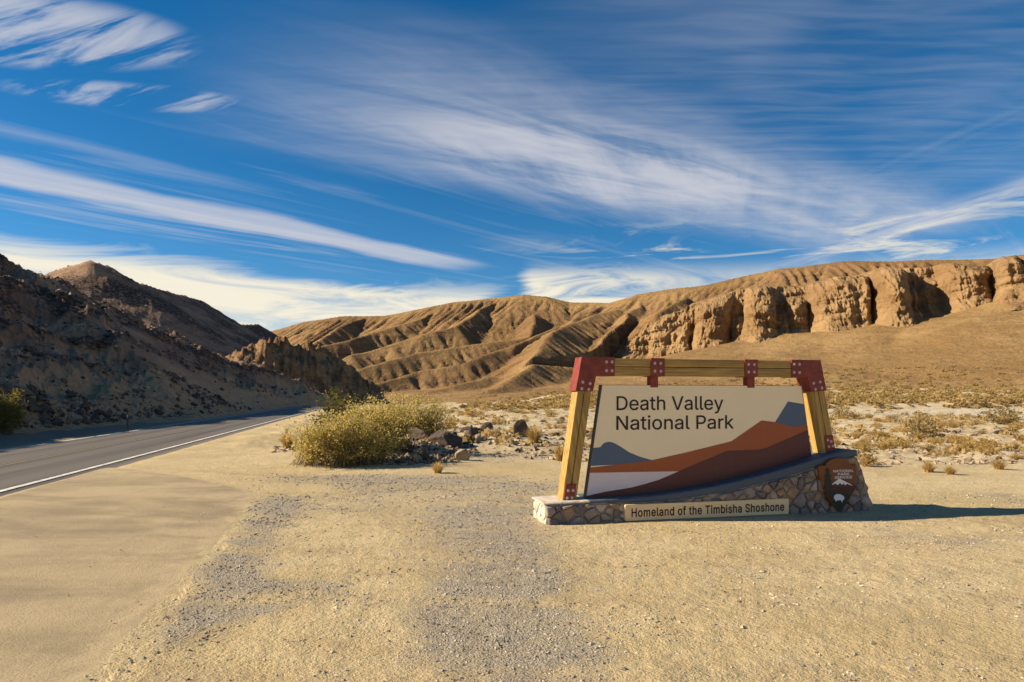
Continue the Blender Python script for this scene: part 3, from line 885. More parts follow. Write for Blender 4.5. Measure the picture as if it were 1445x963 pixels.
# ================================================================== THE SIGN
GLYPHS = json.loads(r"""{" ":[188,[]],"A":[480,[[[16,0],[201,509],[276,509],[463,0],[395,0],[287,302],[264,372],[232,478],[245,478],[213,371],[191,302],[85,0]],[[110,142],[110,199],[370,199],[370,142]]]],"C":[510,[[[267,-7],[235,-5],[205,1],[177,11],[150,25],[126,42],[104,63],[86,88],[70,115],[57,146],[48,179],[42,215],[40,254],[42,293],[48,329],[57,362],[70,393],[86,421],[104,445],[126,466],[150,484],[177,498],[205,508],[235,514],[267,516],[340,504],[357,498],[373,490],[388,481],[402,471],[415,460],[427,447],[438,433],[448,418],[456,402],[463,385],[469,367],[473,348],[408,348],[389,395],[357,428],[315,449],[267,456],[245,454],[223,450],[203,443],[184,432],[166,419],[150,403],[137,385],[125,364],[116,340],[109,314],[105,285],[103,254],[105,223],[109,194],[116,168],[125,145],[137,123],[151,105],[166,89],[184,76],[203,66],[223,59],[245,54],[267,53],[315,60],[357,81],[389,114],[408,160],[473,160],[469,142],[463,124],[457,107],[448,91],[438,76],[428,62],[416,49],[402,38],[388,28],[373,19],[357,11],[341,5],[323,0],[305,-4],[286,-6]]]],"D":[502,[[[219,0],[96,0],[96,57],[215,57],[244,58],[272,63],[296,70],[318,81],[337,94],[354,110],[368,128],[379,149],[388,172],[394,198],[398,226],[399,255],[398,285],[394,312],[388,337],[379,361],[368,381],[354,399],[338,415],[320,428],[299,438],[275,446],[249,450],[221,452],[93,452],[93,509],[225,509],[261,507],[294,501],[325,492],[353,478],[377,461],[399,441],[418,418],[433,391],[446,361],[455,329],[460,293],[462,255],[460,217],[455,181],[446,149],[433,119],[417,92],[398,68],[376,48],[351,31],[322,17],[291,8],[256,2]],[[125,509],[125,0],[60,0],[60,509]]]],"E":[419,[[[60,0],[60,509],[372,509],[372,452],[125,452],[125,286],[355,286],[355,229],[125,229],[125,57],[375,57],[375,0]]]],"H":[517,[[[60,0],[60,509],[125,509],[125,289],[392,289],[392,509],[457,509],[457,0],[392,0],[392,232],[125,232],[125,0]]]],"I":[300,[[[31,0],[31,57],[118,57],[118,452],[31,452],[31,509],[269,509],[269,452],[183,452],[183,57],[269,57],[269,0]]]],"K":[467,[[[104,145],[104,216],[139,261],[174,303],[212,344],[364,509],[448,509],[231,276],[228,276]],[[60,0],[60,509],[125,509],[125,334],[124,225],[125,193],[125,0]],[[372,0],[188,259],[228,309],[449,0]]]],"L":[393,[[[60,0],[60,509],[125,509],[125,57],[361,57],[361,0]]]],"N":[523,[[[60,0],[60,509],[136,509],[343,183],[363,151],[388,107],[414,55],[405,54],[401,108],[399,157],[399,195],[399,509],[463,509],[463,0],[387,0],[202,290],[177,331],[148,381],[108,452],[119,454],[122,384],[124,328],[125,291],[125,0]]]],"O":[533,[[[267,-7],[235,-5],[205,1],[177,11],[150,25],[126,42],[105,63],[86,88],[70,115],[57,146],[48,179],[42,215],[40,254],[42,293],[48,329],[57,362],[70,393],[86,421],[105,445],[126,466],[150,484],[177,498],[205,508],[235,514],[267,516],[299,514],[329,508],[357,498],[384,484],[408,466],[429,445],[448,421],[464,393],[477,362],[486,329],[491,293],[493,254],[491,215],[486,179],[477,146],[464,115],[448,88],[429,63],[408,42],[384,25],[357,11],[329,1],[299,-5]],[[267,53],[289,54],[310,59],[330,66],[349,76],[367,89],[383,105],[396,123],[408,144],[418,168],[425,194],[429,223],[430,254],[429,286],[425,314],[418,341],[408,365],[396,386],[383,404],[367,420],[349,433],[330,443],[310,450],[289,454],[267,456],[245,454],[223,450],[203,443],[184,433],[167,420],[151,404],[137,385],[125,364],[116,340],[109,314],[105,285],[103,254],[105,223],[109,194],[116,168],[125,144],[137,123],[151,105],[167,89],[184,76],[203,66],[223,59],[245,54]]]],"P":[445,[[[60,0],[60,509],[235,509],[263,507],[289,503],[312,497],[332,487],[350,476],[366,462],[379,447],[390,430],[398,411],[404,391],[407,370],[409,348],[407,325],[404,304],[398,284],[390,265],[379,248],[366,233],[350,219],[332,207],[312,198],[289,191],[263,187],[235,186],[109,186],[109,242],[233,242],[252,243],[269,246],[284,250],[297,256],[308,264],[318,272],[327,282],[333,294],[338,306],[342,319],[344,333],[344,348],[344,362],[342,376],[338,389],[333,402],[326,413],[318,423],[308,431],[297,439],[284,444],[268,449],[251,451],[232,452],[125,452],[125,0]]]],"R":[449,[[[60,0],[60,509],[236,509],[264,507],[290,504],[313,497],[333,489],[351,478],[367,465],[380,450],[390,433],[399,415],[405,395],[408,374],[409,352],[408,330],[405,309],[399,290],[390,271],[380,255],[367,240],[351,228],[333,217],[312,209],[289,203],[264,199],[236,198],[96,198],[96,255],[234,255],[252,256],[269,258],[284,262],[298,267],[309,273],[319,281],[327,290],[334,300],[339,312],[342,324],[344,338],[345,352],[344,367],[342,380],[339,393],[334,405],[327,415],[319,425],[309,433],[298,440],[284,445],[269,449],[252,451],[233,452],[125,452],[125,0]],[[353,0],[230,229],[303,229],[428,0]]]],"S":[447,[[[224,-9],[197,-8],[172,-4],[149,1],[128,9],[108,19],[91,31],[76,45],[64,60],[54,77],[46,96],[41,115],[38,137],[104,137],[107,123],[110,110],[116,98],[123,88],[132,79],[142,71],[154,64],[166,59],[224,49],[241,50],[257,52],[272,55],[286,60],[299,66],[311,74],[321,82],[329,92],[336,102],[341,114],[345,126],[346,139],[345,151],[342,161],[338,171],[332,179],[296,205],[245,222],[184,239],[154,249],[128,260],[105,274],[86,289],[71,307],[60,326],[54,348],[52,372],[53,393],[58,413],[65,431],[75,448],[87,463],[102,476],[119,488],[138,498],[158,506],[180,511],[203,514],[227,516],[252,514],[275,511],[296,505],[316,498],[334,488],[351,476],[365,463],[377,449],[387,433],[394,415],[399,397],[401,378],[337,378],[334,396],[326,412],[316,426],[302,437],[286,447],[267,453],[247,457],[225,459],[209,458],[194,456],[180,452],[167,448],[156,442],[145,435],[136,427],[129,418],[123,409],[118,398],[116,387],[115,376],[116,363],[119,352],[124,342],[131,334],[169,308],[212,293],[264,279],[312,264],[359,238],[395,198],[401,185],[405,171],[407,155],[408,139],[407,118],[403,99],[396,81],[386,64],[374,48],[360,34],[343,21],[323,11],[302,2],[278,-4],[252,-8]]]],"T":[449,[[[32,452],[32,509],[417,509],[417,452],[257,452],[257,0],[193,0],[193,452]]]],"V":[480,[[[204,0],[16,509],[84,509],[192,206],[215,137],[248,31],[235,31],[267,138],[290,206],[395,509],[463,509],[278,0]]]],"a":[389,[[[160,-9],[142,-8],[126,-5],[110,-1],[94,5],[80,12],[68,22],[57,32],[48,45],[40,58],[35,73],[31,90],[30,108],[31,123],[34,138],[38,150],[43,161],[50,171],[58,179],[67,187],[78,193],[125,211],[178,220],[234,227],[265,235],[270,238],[273,243],[275,248],[276,255],[276,257],[267,297],[240,322],[196,331],[149,322],[118,301],[100,274],[41,291],[48,308],[57,322],[67,335],[79,346],[91,355],[104,364],[118,370],[133,375],[194,384],[239,379],[286,360],[296,353],[306,343],[315,333],[322,320],[329,306],[333,290],[336,272],[337,251],[337,0],[277,0],[277,52],[272,52],[252,25],[215,1]],[[170,45],[187,46],[202,49],[216,53],[228,59],[239,66],[248,74],[257,83],[263,93],[269,104],[272,115],[275,126],[276,138],[276,190],[259,182],[231,176],[200,171],[175,168],[134,159],[103,139],[98,132],[95,124],[93,115],[92,105],[102,72],[130,52]]]],"b":[424,[[[229,-8],[213,-7],[198,-5],[184,-1],[172,4],[138,31],[118,59],[112,59],[112,0],[53,0],[53,509],[114,509],[114,319],[118,319],[137,346],[171,373],[183,378],[197,381],[212,384],[229,384],[252,383],[274,378],[294,371],[313,361],[330,347],[345,332],[359,313],[370,293],[379,270],[385,245],[389,218],[390,189],[389,160],[385,133],[379,108],[370,84],[359,64],[346,45],[330,29],[313,16],[294,5],[274,-2],[252,-7]],[[220,47],[237,48],[253,51],[267,57],[279,66],[291,76],[301,88],[309,101],[316,117],[321,133],[325,151],[327,170],[328,189],[327,209],[325,227],[321,245],[316,261],[309,276],[301,290],[291,301],[280,311],[267,319],[253,325],[237,329],[220,330],[203,329],[188,325],[174,320],[161,312],[150,302],[140,291],[132,278],[125,263],[120,247],[116,229],[113,210],[113,189],[113,169],[116,150],[120,132],[125,115],[132,100],[140,86],[150,75],[162,65],[174,57],[188,51],[204,48]]]],"d":[424,[[[195,-8],[172,-7],[151,-2],[130,5],[111,16],[94,29],[79,45],[66,64],[55,84],[46,108],[39,133],[35,160],[34,189],[35,218],[39,245],[46,270],[55,293],[66,313],[79,332],[95,347],[112,361],[131,371],[151,378],[173,383],[196,384],[213,384],[228,381],[241,378],[253,373],[287,346],[306,319],[311,319],[311,509],[372,509],[372,0],[313,0],[313,59],[307,59],[287,31],[252,4],[241,-1],[227,-5],[212,-7]],[[205,47],[221,48],[236,51],[250,57],[263,65],[274,75],[284,86],[293,100],[299,115],[305,132],[309,150],[311,169],[312,189],[311,210],[309,229],[305,247],[300,263],[293,278],[284,291],[275,302],[263,312],[251,320],[237,325],[221,329],[205,330],[187,329],[172,325],[157,319],[145,311],[133,301],[124,290],[115,276],[108,261],[103,245],[99,227],[97,209],[96,189],[97,170],[99,151],[103,133],[109,117],[115,101],[124,88],[134,76],[145,66],[158,57],[172,51],[188,48]]]],"e":[404,[[[212,-8],[185,-7],[161,-2],[138,6],[117,16],[98,30],[82,46],[68,64],[56,85],[46,108],[40,132],[35,159],[34,187],[35,215],[39,242],[46,267],[55,290],[67,311],[81,329],[97,346],[115,359],[135,370],[157,378],[180,383],[205,384],[266,374],[280,368],[294,361],[307,351],[319,341],[331,329],[341,315],[350,299],[357,282],[363,263],[368,242],[370,219],[371,194],[371,169],[75,169],[75,221],[338,221],[310,202],[309,220],[307,237],[303,254],[298,269],[291,282],[283,294],[273,305],[263,314],[250,321],[237,326],[222,329],[205,330],[189,329],[173,326],[159,321],[146,313],[135,304],[125,294],[116,282],[109,270],[103,256],[99,241],[97,226],[96,211],[96,178],[97,157],[100,139],[104,122],[110,106],[118,92],[128,80],[139,70],[151,61],[165,55],[179,50],[195,47],[212,46],[254,53],[285,73],[306,105],[365,91],[360,77],[353,63],[345,51],[335,39],[324,29],[311,19],[298,11],[283,4],[266,-1],[249,-5],[231,-7]]]],"f":[254,[[[228,379],[228,327],[6,327],[6,379]],[[81,0],[81,432],[82,447],[84,461],[89,474],[96,486],[104,496],[113,505],[124,513],[135,519],[187,530],[222,527],[243,521],[227,468],[215,472],[195,474],[182,473],[171,470],[162,466],[154,460],[149,452],[145,443],[142,431],[142,419],[142,0]]]],"h":[410,[[[114,227],[114,0],[53,0],[53,509],[114,509],[114,287],[102,287],[112,312],[124,332],[137,349],[152,362],[169,372],[187,379],[207,383],[227,384],[246,383],[264,380],[280,376],[295,369],[309,360],[321,349],[332,336],[341,321],[348,304],[353,285],[356,264],[357,240],[357,0],[296,0],[296,235],[295,256],[290,275],[283,291],[273,304],[260,315],[246,323],[229,328],[210,329],[197,328],[184,326],[172,322],[161,317],[150,311],[141,303],[133,293],[126,283],[121,271],[117,257],[114,243]]]],"i":[167,[[[53,0],[53,379],[114,379],[114,0]],[[84,443],[75,444],[67,446],[60,449],[54,455],[48,461],[44,468],[42,475],[41,483],[42,491],[44,499],[48,506],[54,512],[60,517],[67,521],[75,523],[84,524],[92,523],[100,521],[107,517],[114,512],[119,506],[123,499],[126,491],[126,483],[126,475],[123,468],[119,461],[114,455],[107,449],[100,446],[92,444]]]],"k":[381,[[[110,137],[110,212],[121,212],[284,379],[360,379],[184,199],[177,199]],[[53,0],[53,509],[114,509],[114,0]],[[294,0],[148,186],[191,229],[372,0]]]],"l":[189,[[[139,-2],[119,-1],[101,3],[86,10],[74,20],[65,33],[58,47],[54,65],[53,84],[53,509],[114,509],[114,99],[120,62],[124,58],[130,54],[137,53],[146,52],[160,53],[170,54],[181,3],[162,-1]]]],"m":[610,[[[53,0],[53,379],[112,379],[112,295],[108,295],[112,310],[118,323],[125,335],[132,346],[172,376],[219,386],[239,385],[257,380],[273,372],[287,361],[299,347],[309,331],[316,314],[321,295],[312,295],[317,308],[322,321],[329,332],[337,343],[381,375],[437,386],[453,385],[468,383],[483,378],[497,372],[510,364],[522,354],[532,342],[541,328],[548,313],[553,296],[556,276],[557,255],[557,0],[496,0],[496,254],[494,273],[490,289],[483,302],[473,313],[460,321],[447,326],[433,329],[419,330],[406,330],[395,328],[384,324],[374,320],[345,290],[335,247],[335,0],[274,0],[274,260],[273,275],[269,288],[262,301],[253,311],[242,320],[229,326],[215,329],[199,330],[158,320],[148,314],[140,307],[132,299],[126,289],[121,278],[117,266],[114,253],[114,238],[114,0]]]],"n":[410,[[[114,227],[114,0],[53,0],[53,379],[112,379],[112,287],[102,287],[112,312],[124,332],[137,349],[152,362],[169,372],[187,379],[207,383],[227,384],[246,383],[264,380],[280,376],[295,369],[309,360],[321,349],[332,336],[341,321],[348,304],[353,285],[356,264],[357,240],[357,0],[296,0],[296,235],[295,256],[290,275],[283,291],[273,304],[260,315],[246,323],[229,328],[210,329],[197,328],[184,326],[172,322],[161,317],[150,311],[141,303],[133,293],[126,283],[121,271],[117,257],[114,243]]]],"o":[415,[[[207,-8],[182,-7],[159,-2],[137,6],[117,16],[98,30],[82,46],[68,64],[56,85],[46,108],[40,133],[36,159],[34,187],[36,216],[40,243],[46,268],[56,291],[68,312],[82,330],[98,346],[117,360],[137,371],[159,378],[182,383],[207,384],[233,383],[256,378],[278,371],[299,360],[317,346],[333,330],[347,312],[359,291],[369,268],[376,243],[380,216],[381,187],[380,159],[376,133],[369,108],[359,85],[347,64],[333,46],[317,30],[299,16],[278,6],[256,-2],[233,-7]],[[207,46],[226,48],[242,51],[257,57],[270,66],[282,76],[292,89],[300,102],[307,117],[312,134],[316,151],[318,169],[319,187],[318,206],[316,224],[312,242],[307,258],[300,274],[292,287],[282,300],[270,310],[257,319],[242,325],[226,329],[207,330],[189,329],[173,325],[158,319],[145,310],[134,300],[124,287],[115,274],[108,258],[103,242],[99,224],[97,206],[96,187],[97,169],[99,151],[103,134],[108,117],[115,102],[124,89],[134,76],[145,66],[158,57],[173,51],[189,48]]]],"r":[259,[[[53,0],[53,379],[112,379],[112,321],[115,321],[122,335],[130,347],[140,358],[152,367],[166,375],[181,380],[196,384],[213,385],[229,384],[243,384],[243,322],[230,324],[207,326],[194,325],[182,323],[170,319],[159,315],[149,309],[140,301],[132,293],[126,284],[121,273],[117,262],[114,250],[114,237],[114,0]]]],"s":[365,[[[182,-8],[163,-7],[145,-5],[128,-2],[112,3],[98,10],[84,18],[72,27],[62,38],[53,50],[45,63],[40,78],[36,94],[94,107],[99,92],[105,79],[114,69],[124,60],[136,54],[150,49],[165,46],[181,45],[200,46],[217,50],[232,55],[244,62],[255,71],[262,81],[267,91],[268,103],[267,112],[265,121],[260,129],[254,136],[246,142],[237,147],[225,151],[212,155],[149,170],[125,177],[104,186],[87,196],[72,208],[61,222],[53,237],[48,255],[47,274],[48,290],[51,305],[57,319],[65,332],[75,343],[87,354],[100,363],[115,370],[131,377],[149,381],[167,384],[187,384],[206,384],[223,381],[239,378],[254,372],[267,366],[279,358],[290,349],[299,339],[324,290],[268,277],[264,288],[258,298],[251,307],[243,316],[232,323],[219,328],[205,331],[187,333],[171,332],[156,329],[143,324],[131,317],[121,308],[114,299],[110,289],[109,277],[110,267],[112,258],[117,250],[124,243],[172,223],[229,209],[254,202],[275,194],[292,183],[306,171],[317,158],[325,142],[330,125],[331,107],[330,90],[326,75],[321,61],[312,47],[302,35],[290,24],[276,15],[260,6],[242,0],[223,-5],[203,-7]]]],"t":[227,[[[204,379],[204,327],[6,327],[6,379]],[[65,471],[126,471],[126,98],[127,86],[128,76],[132,68],[136,61],[142,56],[150,53],[159,51],[170,50],[185,51],[202,54],[213,2],[192,-3],[168,-4],[145,-3],[125,2],[107,10],[92,21],[80,35],[72,52],[67,71],[65,93]]]],"y":[389,[[[47,-139],[61,-86],[71,-87],[104,-89],[130,-74],[151,-36],[163,-1],[17,379],[84,379],[165,155],[187,87],[206,21],[184,21],[202,87],[224,155],[305,379],[371,379],[204,-58],[177,-107],[139,-136],[91,-145],[65,-143]]]]}""")
def fatten(poly, b):
    """move a closed outline outwards from the ink by b font units"""
    n = len(poly)
    out = []
    for i in range(n):
        p, a, c = poly[i], poly[i - 1], poly[(i + 1) % n]
        e1 = (p[0] - a[0], p[1] - a[1]); e2 = (c[0] - p[0], c[1] - p[1])
        l1 = math.hypot(*e1) or 1; l2 = math.hypot(*e2) or 1
        n1 = (-e1[1] / l1, e1[0] / l1); n2 = (-e2[1] / l2, e2[0] / l2)
        mx, my = n1[0] + n2[0], n1[1] + n2[1]
        d = max(0.5, (mx * mx + my * my) / 2)
        out.append((p[0] + b * mx / d, p[1] + b * my / d))
    return out
_TRAP = {}
def glyph_quads(ch, bold):
    """non-zero fill of a glyph as trapezoids (font units)"""
    if (ch, bold) in _TRAP:
        return _TRAP[ch, bold]
    segs = []
    for c in GLYPHS[ch][1]:
        q = fatten(c, bold)
        for i in range(len(q)):
            a, b = q[i], q[(i + 1) % len(q)]
            if abs(a[1] - b[1]) > 1e-6:
                segs.append((a, b, 1) if a[1] < b[1] else (b, a, -1))
    ys = {round(p[1], 3) for s_ in segs for p in s_[:2]}
    for i, (a, b, _) in enumerate(segs):
        for c, d, _ in segs[i + 1:]:
            r = (b[0] - a[0], b[1] - a[1]); t = (d[0] - c[0], d[1] - c[1])
            den = r[0] * t[1] - r[1] * t[0]
            if abs(den) < 1e-9:
                continue
            u = ((c[0] - a[0]) * t[1] - (c[1] - a[1]) * t[0]) / den
            v = ((c[0] - a[0]) * r[1] - (c[1] - a[1]) * r[0]) / den
            if 0 < u < 1 and 0 < v < 1:
                ys.add(round(a[1] + u * r[1], 3))
    ys = sorted(ys)
    out = []
    for y0, y1 in zip(ys[:-1], ys[1:]):
        if y1 - y0 < 0.02:
            continue
        ym = (y0 + y1) / 2
        hit = []
        for a, b, w in segs:
            if a[1] < ym < b[1]:
                X = lambda y: a[0] + (b[0] - a[0]) * (y - a[1]) / (b[1] - a[1])
                hit.append((X(ym), X(y0), X(y1), w))
        hit.sort()
        wn = 0
        for h_ in hit:
            if wn == 0:
                st = h_
            wn += h_[3]
            if wn == 0:
                out.append(((st[1], y0), (h_[1], y0), (h_[2], y1), (st[2], y1)))
    _TRAP[ch, bold] = out
    return out
def text_words(s, cap, x0, x1, z0, y0, th=0.003, bold=0.0, space=0):
    """flat lettering in the x-z plane, facing -y, fitted between x0 and x1; one mesh per word"""
    sc = cap / 508.0
    pen, words = 0.0, [[]]
    for ch in s:
        if ch == ' ':
            words.append([])
        else:
            words[-1] += [[(pen + p[0], p[1]) for p in q] for q in glyph_quads(ch, bold)]
        pen += GLYPHS[ch][0] + space
    allx = [p[0] for w in words for q in w for p in q]
    mx, mn = max(allx), min(allx)
    fx = (x1 - x0) / (mx - mn)
    out = []
    for w in words:
        V = [(x0 + (p[0] - mn) * fx, y0 - th, z0 + p[1] * sc) for q in w for p in q]
        me = bpy.data.meshes.new('lettering')
        me.from_pydata(V, [], [(4 * i, 4 * i + 1, 4 * i + 2, 4 * i + 3) for i in range(len(w))])
        me.update()
        out.append(me)
    return out
GLYPHS['I'] = [184, [[[60, 0], [60, 509], [124, 509], [124, 0]]]]

def m_timber(axis):
    def f(nt):
        x, y, z = nt.sep(objc(nt))
        v = nt.vec(x * 1.1, y * 26, z * 26) if axis == 'x' else nt.vec((x + z * 0.17) * 26, y * 26, z * 1.1)
        n = nt.noise(v, 1.0, 6, 0.62, 0.8)
        n2 = nt.noise(v, 3.5, 4, 0.6, 0.3)
        big = nt.noise(objc(nt), 1.6, 3, 0.5)
        c = nt.mix(nt.ss(n, 0.34, 0.66), (0.27, 0.150, 0.040), (0.50, 0.31, 0.080))
        c = nt.mix(nt.ss(n2, 0.60, 0.72) * 0.65, c, (0.17, 0.09, 0.03))
        c = nt.mix(nt.ss(big, 0.5, 0.72) * 0.4, c, (0.24, 0.145, 0.05))
        return {'Base Color': c, 'Normal': nt.bump(n + n2 * 0.4, 0.35, 0.006)}
    return f
M_TIMX = material('timber_beam', m_timber('x'), 0.6, 0.35)
M_TIMZ = material('timber_post', m_timber('z'), 0.6, 0.35)
def m_steel(nt):
    p = objc(nt)
    n = nt.noise(p, 7.0, 6, 0.65, 0.3)
    c = nt.mix(nt.ss(n, 0.35, 0.7), (0.165, 0.021, 0.013), (0.26, 0.042, 0.021))
    c = nt.mix(nt.ss(nt.noise(p, 30.0, 4, 0.7), 0.6, 0.75) * 0.5, c, (0.08, 0.022, 0.02))
    return {'Base Color': c, 'Normal': nt.bump(nt.noise(p, 40, 4, 0.6), 0.15, 0.003)}
M_STEEL = material('red_brown_painted_steel', m_steel, 0.5, 0.4)
M_BOLT = material('bolt_steel', lambda nt: nt.mix(nt.noise(objc(nt), 30.0, 3), (0.42, 0.30, 0.27), (0.62, 0.50, 0.46)), 0.4, 0.5)
def flat(name, c, var=0.10, rough=0.55):
    def f(nt):
        p = objc(nt)
        n = nt.noise(p, 2.2, 5, 0.6)
        x, y, z = nt.sep(p)
        run = nt.noise(nt.vec(x * 14, y * 3, z * 0.9), 1.0, 5, 0.6)
        cc = nt.mix(nt.ss(n, 0.3, 0.7) * var * 2, c, tuple(q * 0.82 for q in c))
        cc = nt.mix(nt.ss(run, 0.55, 0.8) * var * 2, cc, tuple(0.75 * q + 0.25 * d for q, d in zip(c, (0.36, 0.28, 0.18))))
        return {'Base Color': cc, 'Normal': nt.bump(nt.noise(p, 60, 3, 0.6), 0.06, 0.002)}
    return material(name, f, rough, 0.35)
M_PANEL = flat('tan_panel_paint', (0.93, 0.76, 0.50), 0.06)
M_EDGE = flat('dark_panel_edge', (0.10, 0.085, 0.08))
M_PBLUE = flat('slate_blue_paint', (0.088, 0.128, 0.195))
M_PRUST = flat('rust_paint', (0.355, 0.095, 0.030))
M_PMAR = flat('maroon_paint', (0.115, 0.036, 0.028))
M_PSALT = flat('pale_lilac_paint', (0.70, 0.60, 0.62))
M_INK = flat('dark_lettering', (0.030, 0.016, 0.016), 0.02)
M_PLAQ = flat('tan_plaque', (0.82, 0.60, 0.33))
M_BROWN = flat('emblem_brown', (0.20, 0.062, 0.015))
M_EWHITE = flat('emblem_white', (0.80, 0.74, 0.70), 0.05)
M_EGREEN = flat('emblem_dark_green', (0.020, 0.026, 0.018), 0.03)
M_EDARK = flat('emblem_dark_brown', (0.075, 0.022, 0.012), 0.03)
def m_mortar(nt):
    p = objc(nt)
    n = nt.noise(p, 9.0, 6, 0.65)
    c = nt.mix(nt.ss(n, 0.35, 0.7), (0.29, 0.235, 0.185), (0.41, 0.335, 0.265))
    return {'Base Color': c, 'Normal': nt.bump(n + nt.noise(p, 45, 4, 0.7) * 0.4, 0.8, 0.02)}
M_MORTAR = material('mortar', m_mortar, 0.95)
def m_stone(nt):
    p = objc(nt)
    r = rnd(nt)
    n = nt.noise(nt.vec(nt.sep(p)[0] + r * 31.0, nt.sep(p)[1], nt.sep(p)[2]), 7.0, 6, 0.65, 0.5)
    c = nt.ramp(r, [(0.0, (0.30, 0.225, 0.195)), (0.18, (0.16, 0.128, 0.12)), (0.34, (0.38, 0.295, 0.225)), (0.5, (0.31, 0.235, 0.215)), (0.64, (0.46, 0.27, 0.12)), (0.76, (0.24, 0.20, 0.195)), (0.88, (0.50, 0.41, 0.31)), (1.0, (0.28, 0.18, 0.13))])
    c = nt.mix(nt.ss(n, 0.45, 0.7) * 0.55, c, (0.14, 0.105, 0.09))
    c = nt.mix(nt.ss(nt.noise(p, 22.0, 4, 0.7), 0.56, 0.74) * 0.4, c, (0.50, 0.42, 0.34))
    return {'Base Color': c, 'Normal': nt.bump(n + nt.noise(p, 38, 4, 0.7) * 0.4, 0.7, 0.02)}
M_STONE = material('field_stone', m_stone, 0.9)
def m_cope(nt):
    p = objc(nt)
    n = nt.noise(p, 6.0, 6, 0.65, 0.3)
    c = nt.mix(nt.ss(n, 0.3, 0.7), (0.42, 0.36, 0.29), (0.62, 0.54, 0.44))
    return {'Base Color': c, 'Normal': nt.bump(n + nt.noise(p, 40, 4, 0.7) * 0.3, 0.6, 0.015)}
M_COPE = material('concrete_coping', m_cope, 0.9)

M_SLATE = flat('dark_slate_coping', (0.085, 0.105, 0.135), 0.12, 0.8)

def box(x0, x1, y0, y1, z0, z1):
    return prism([(x0, z0), (x1, z0), (x1, z1), (x0, z1)], y0, y1)
def bolt_mesh():
    bm = bmesh.new()
    bmesh.ops.create_cone(bm, cap_ends=True, segments=6, radius1=0.016, radius2=0.013, depth=0.014, matrix=Matrix.Rotation(R(90), 4, 'X'))
    bmesh.ops.create_cone(bm, cap_ends=True, segments=12, radius1=0.022, radius2=0.022, depth=0.004, matrix=Matrix.Translation((0, 0.006, 0)) @ Matrix.Rotation(R(90), 4, 'X'))
    me = bpy.data.meshes.new('bolt')
    bm.to_mesh(me); bm.free()
    me.materials.append(M_BOLT)
    return me

# top of the curved cap and its thickness along the sign
CAPX = [-0.03, 0.62, 1.185, 1.5, 1.83, 2.16, 2.5, 2.84, 3.18, 3.45, 3.7, 3.95, 4.19, 4.40, 4.58, 4.70, 4.78]
CAPZ = [0.278, 0.298, 0.309, 0.327, 0.355, 0.394, 0.442, 0.502, 0.570, 0.629, 0.688, 0.750, 0.812, 0.862, 0.900, 0.915, 0.905]
CTX = [-0.03, 0.62, 1.2, 1.8, 2.5, 3.2, 3.7, 4.3, 4.8]
CTZ = [0.020, 0.030, 0.055, 0.085, 0.105, 0.118, 0.122, 0.118, 0.095]
TOPX = CAPX
TOPZ = [z - float(np.interp(x, CTX, CTZ)) + 0.03 for x, z in zip(CAPX, CAPZ)]

def clip_poly(poly, nx, nz, c):
    """keep nx*x+nz*z <= c"""
    out = []
    n = len(poly)
    for i in range(n):
        a, b = poly[i], poly[(i + 1) % n]
        da, db = nx * a[0] + nz * a[1] - c, nx * b[0] + nz * b[1] - c
        if da <= 0:
            out.append(a)
        if da * db < 0:
            t = da / (da - db)
            out.append((a[0] + t * (b[0] - a[0]), a[1] + t * (b[1] - a[1])))
    return out
def stone_mesh(poly, depth, rs, back=0.03):
    """a rounded flat stone: poly (x,z) shrunk inwards in three steps, proud along -y"""
    cx = sum(p[0] for p in poly) / len(poly); cz = sum(p[1] for p in poly) / len(poly)
    # refine and round the corners
    for _ in range(1):
        q = []
        n = len(poly)
        for i in range(n):
            a, b = poly[i], poly[(i + 1) % n]
            q += [(a[0] * .86 + b[0] * .14, a[1] * .86 + b[1] * .14), (a[0] * .14 + b[0] * .86, a[1] * .14 + b[1] * .86)]
        poly = q
        if len(poly) > 22:
            break
    poly = [(p[0] + rs.uniform(-.008, .008), p[1] + rs.uniform(-.008, .008)) for p in poly]
    n = len(poly)
    v = []
    for sc, dp in ((1.0, back), (1.0, -depth * 0.45), (0.90, -depth * 0.85), (0.66, -depth)):
        tl = rs.uniform(-.01, .01), rs.uniform(-.01, .01)
        for p in poly:
            x, z = cx + (p[0] - cx) * sc, cz + (p[1] - cz) * sc
            v.append((x, dp + (rs.uniform(-.004, .004) + tl[0] * (p[0] - cx) * 6 + tl[1] * (p[1] - cz) * 6 if dp < 0 else 0), z))
    v.append((cx, -depth * 1.04, cz))
    f = []
    for r_ in range(3):
        for i in range(n):
            j = (i + 1) % n
            f.append((r_ * n + i, r_ * n + j, (r_ + 1) * n + j, (r_ + 1) * n + i))
    for i in range(n):
        f.append((3 * n + i, 3 * n + (i + 1) % n, 4 * n))
    me = bpy.data.meshes.new('stone')
    me.from_pydata(v, [], f)
    bm = bmesh.new(); bm.from_mesh(me)
    bmesh.ops.recalc_face_normals(bm, faces=bm.faces)
    bm.to_mesh(me); bm.free()
    me.polygons.foreach_set('use_smooth', [True] * len(me.polygons))
    me.materials.append(M_STONE)
    return me
def voronoi_cells(bound, pts, gap, aniso=1.0):
    cells = []
    for i, p in enumerate(pts):
        poly = list(bound)
        for j, q in enumerate(pts):
            if i == j:
                continue
            dx, dz = q[0] - p[0], q[1] - p[1]
            d = math.hypot(dx, dz)
            if d > 0.9:
                continue
            nx, nz = dx / d, dz / d
            poly = clip_poly(poly, nx, nz, nx * (p[0] + q[0]) / 2 + nz * (p[1] + q[1]) / 2 - gap / 2)
            if len(poly) < 3:
                break
        if len(poly) >= 3:
            cells.append(poly)
    return cells
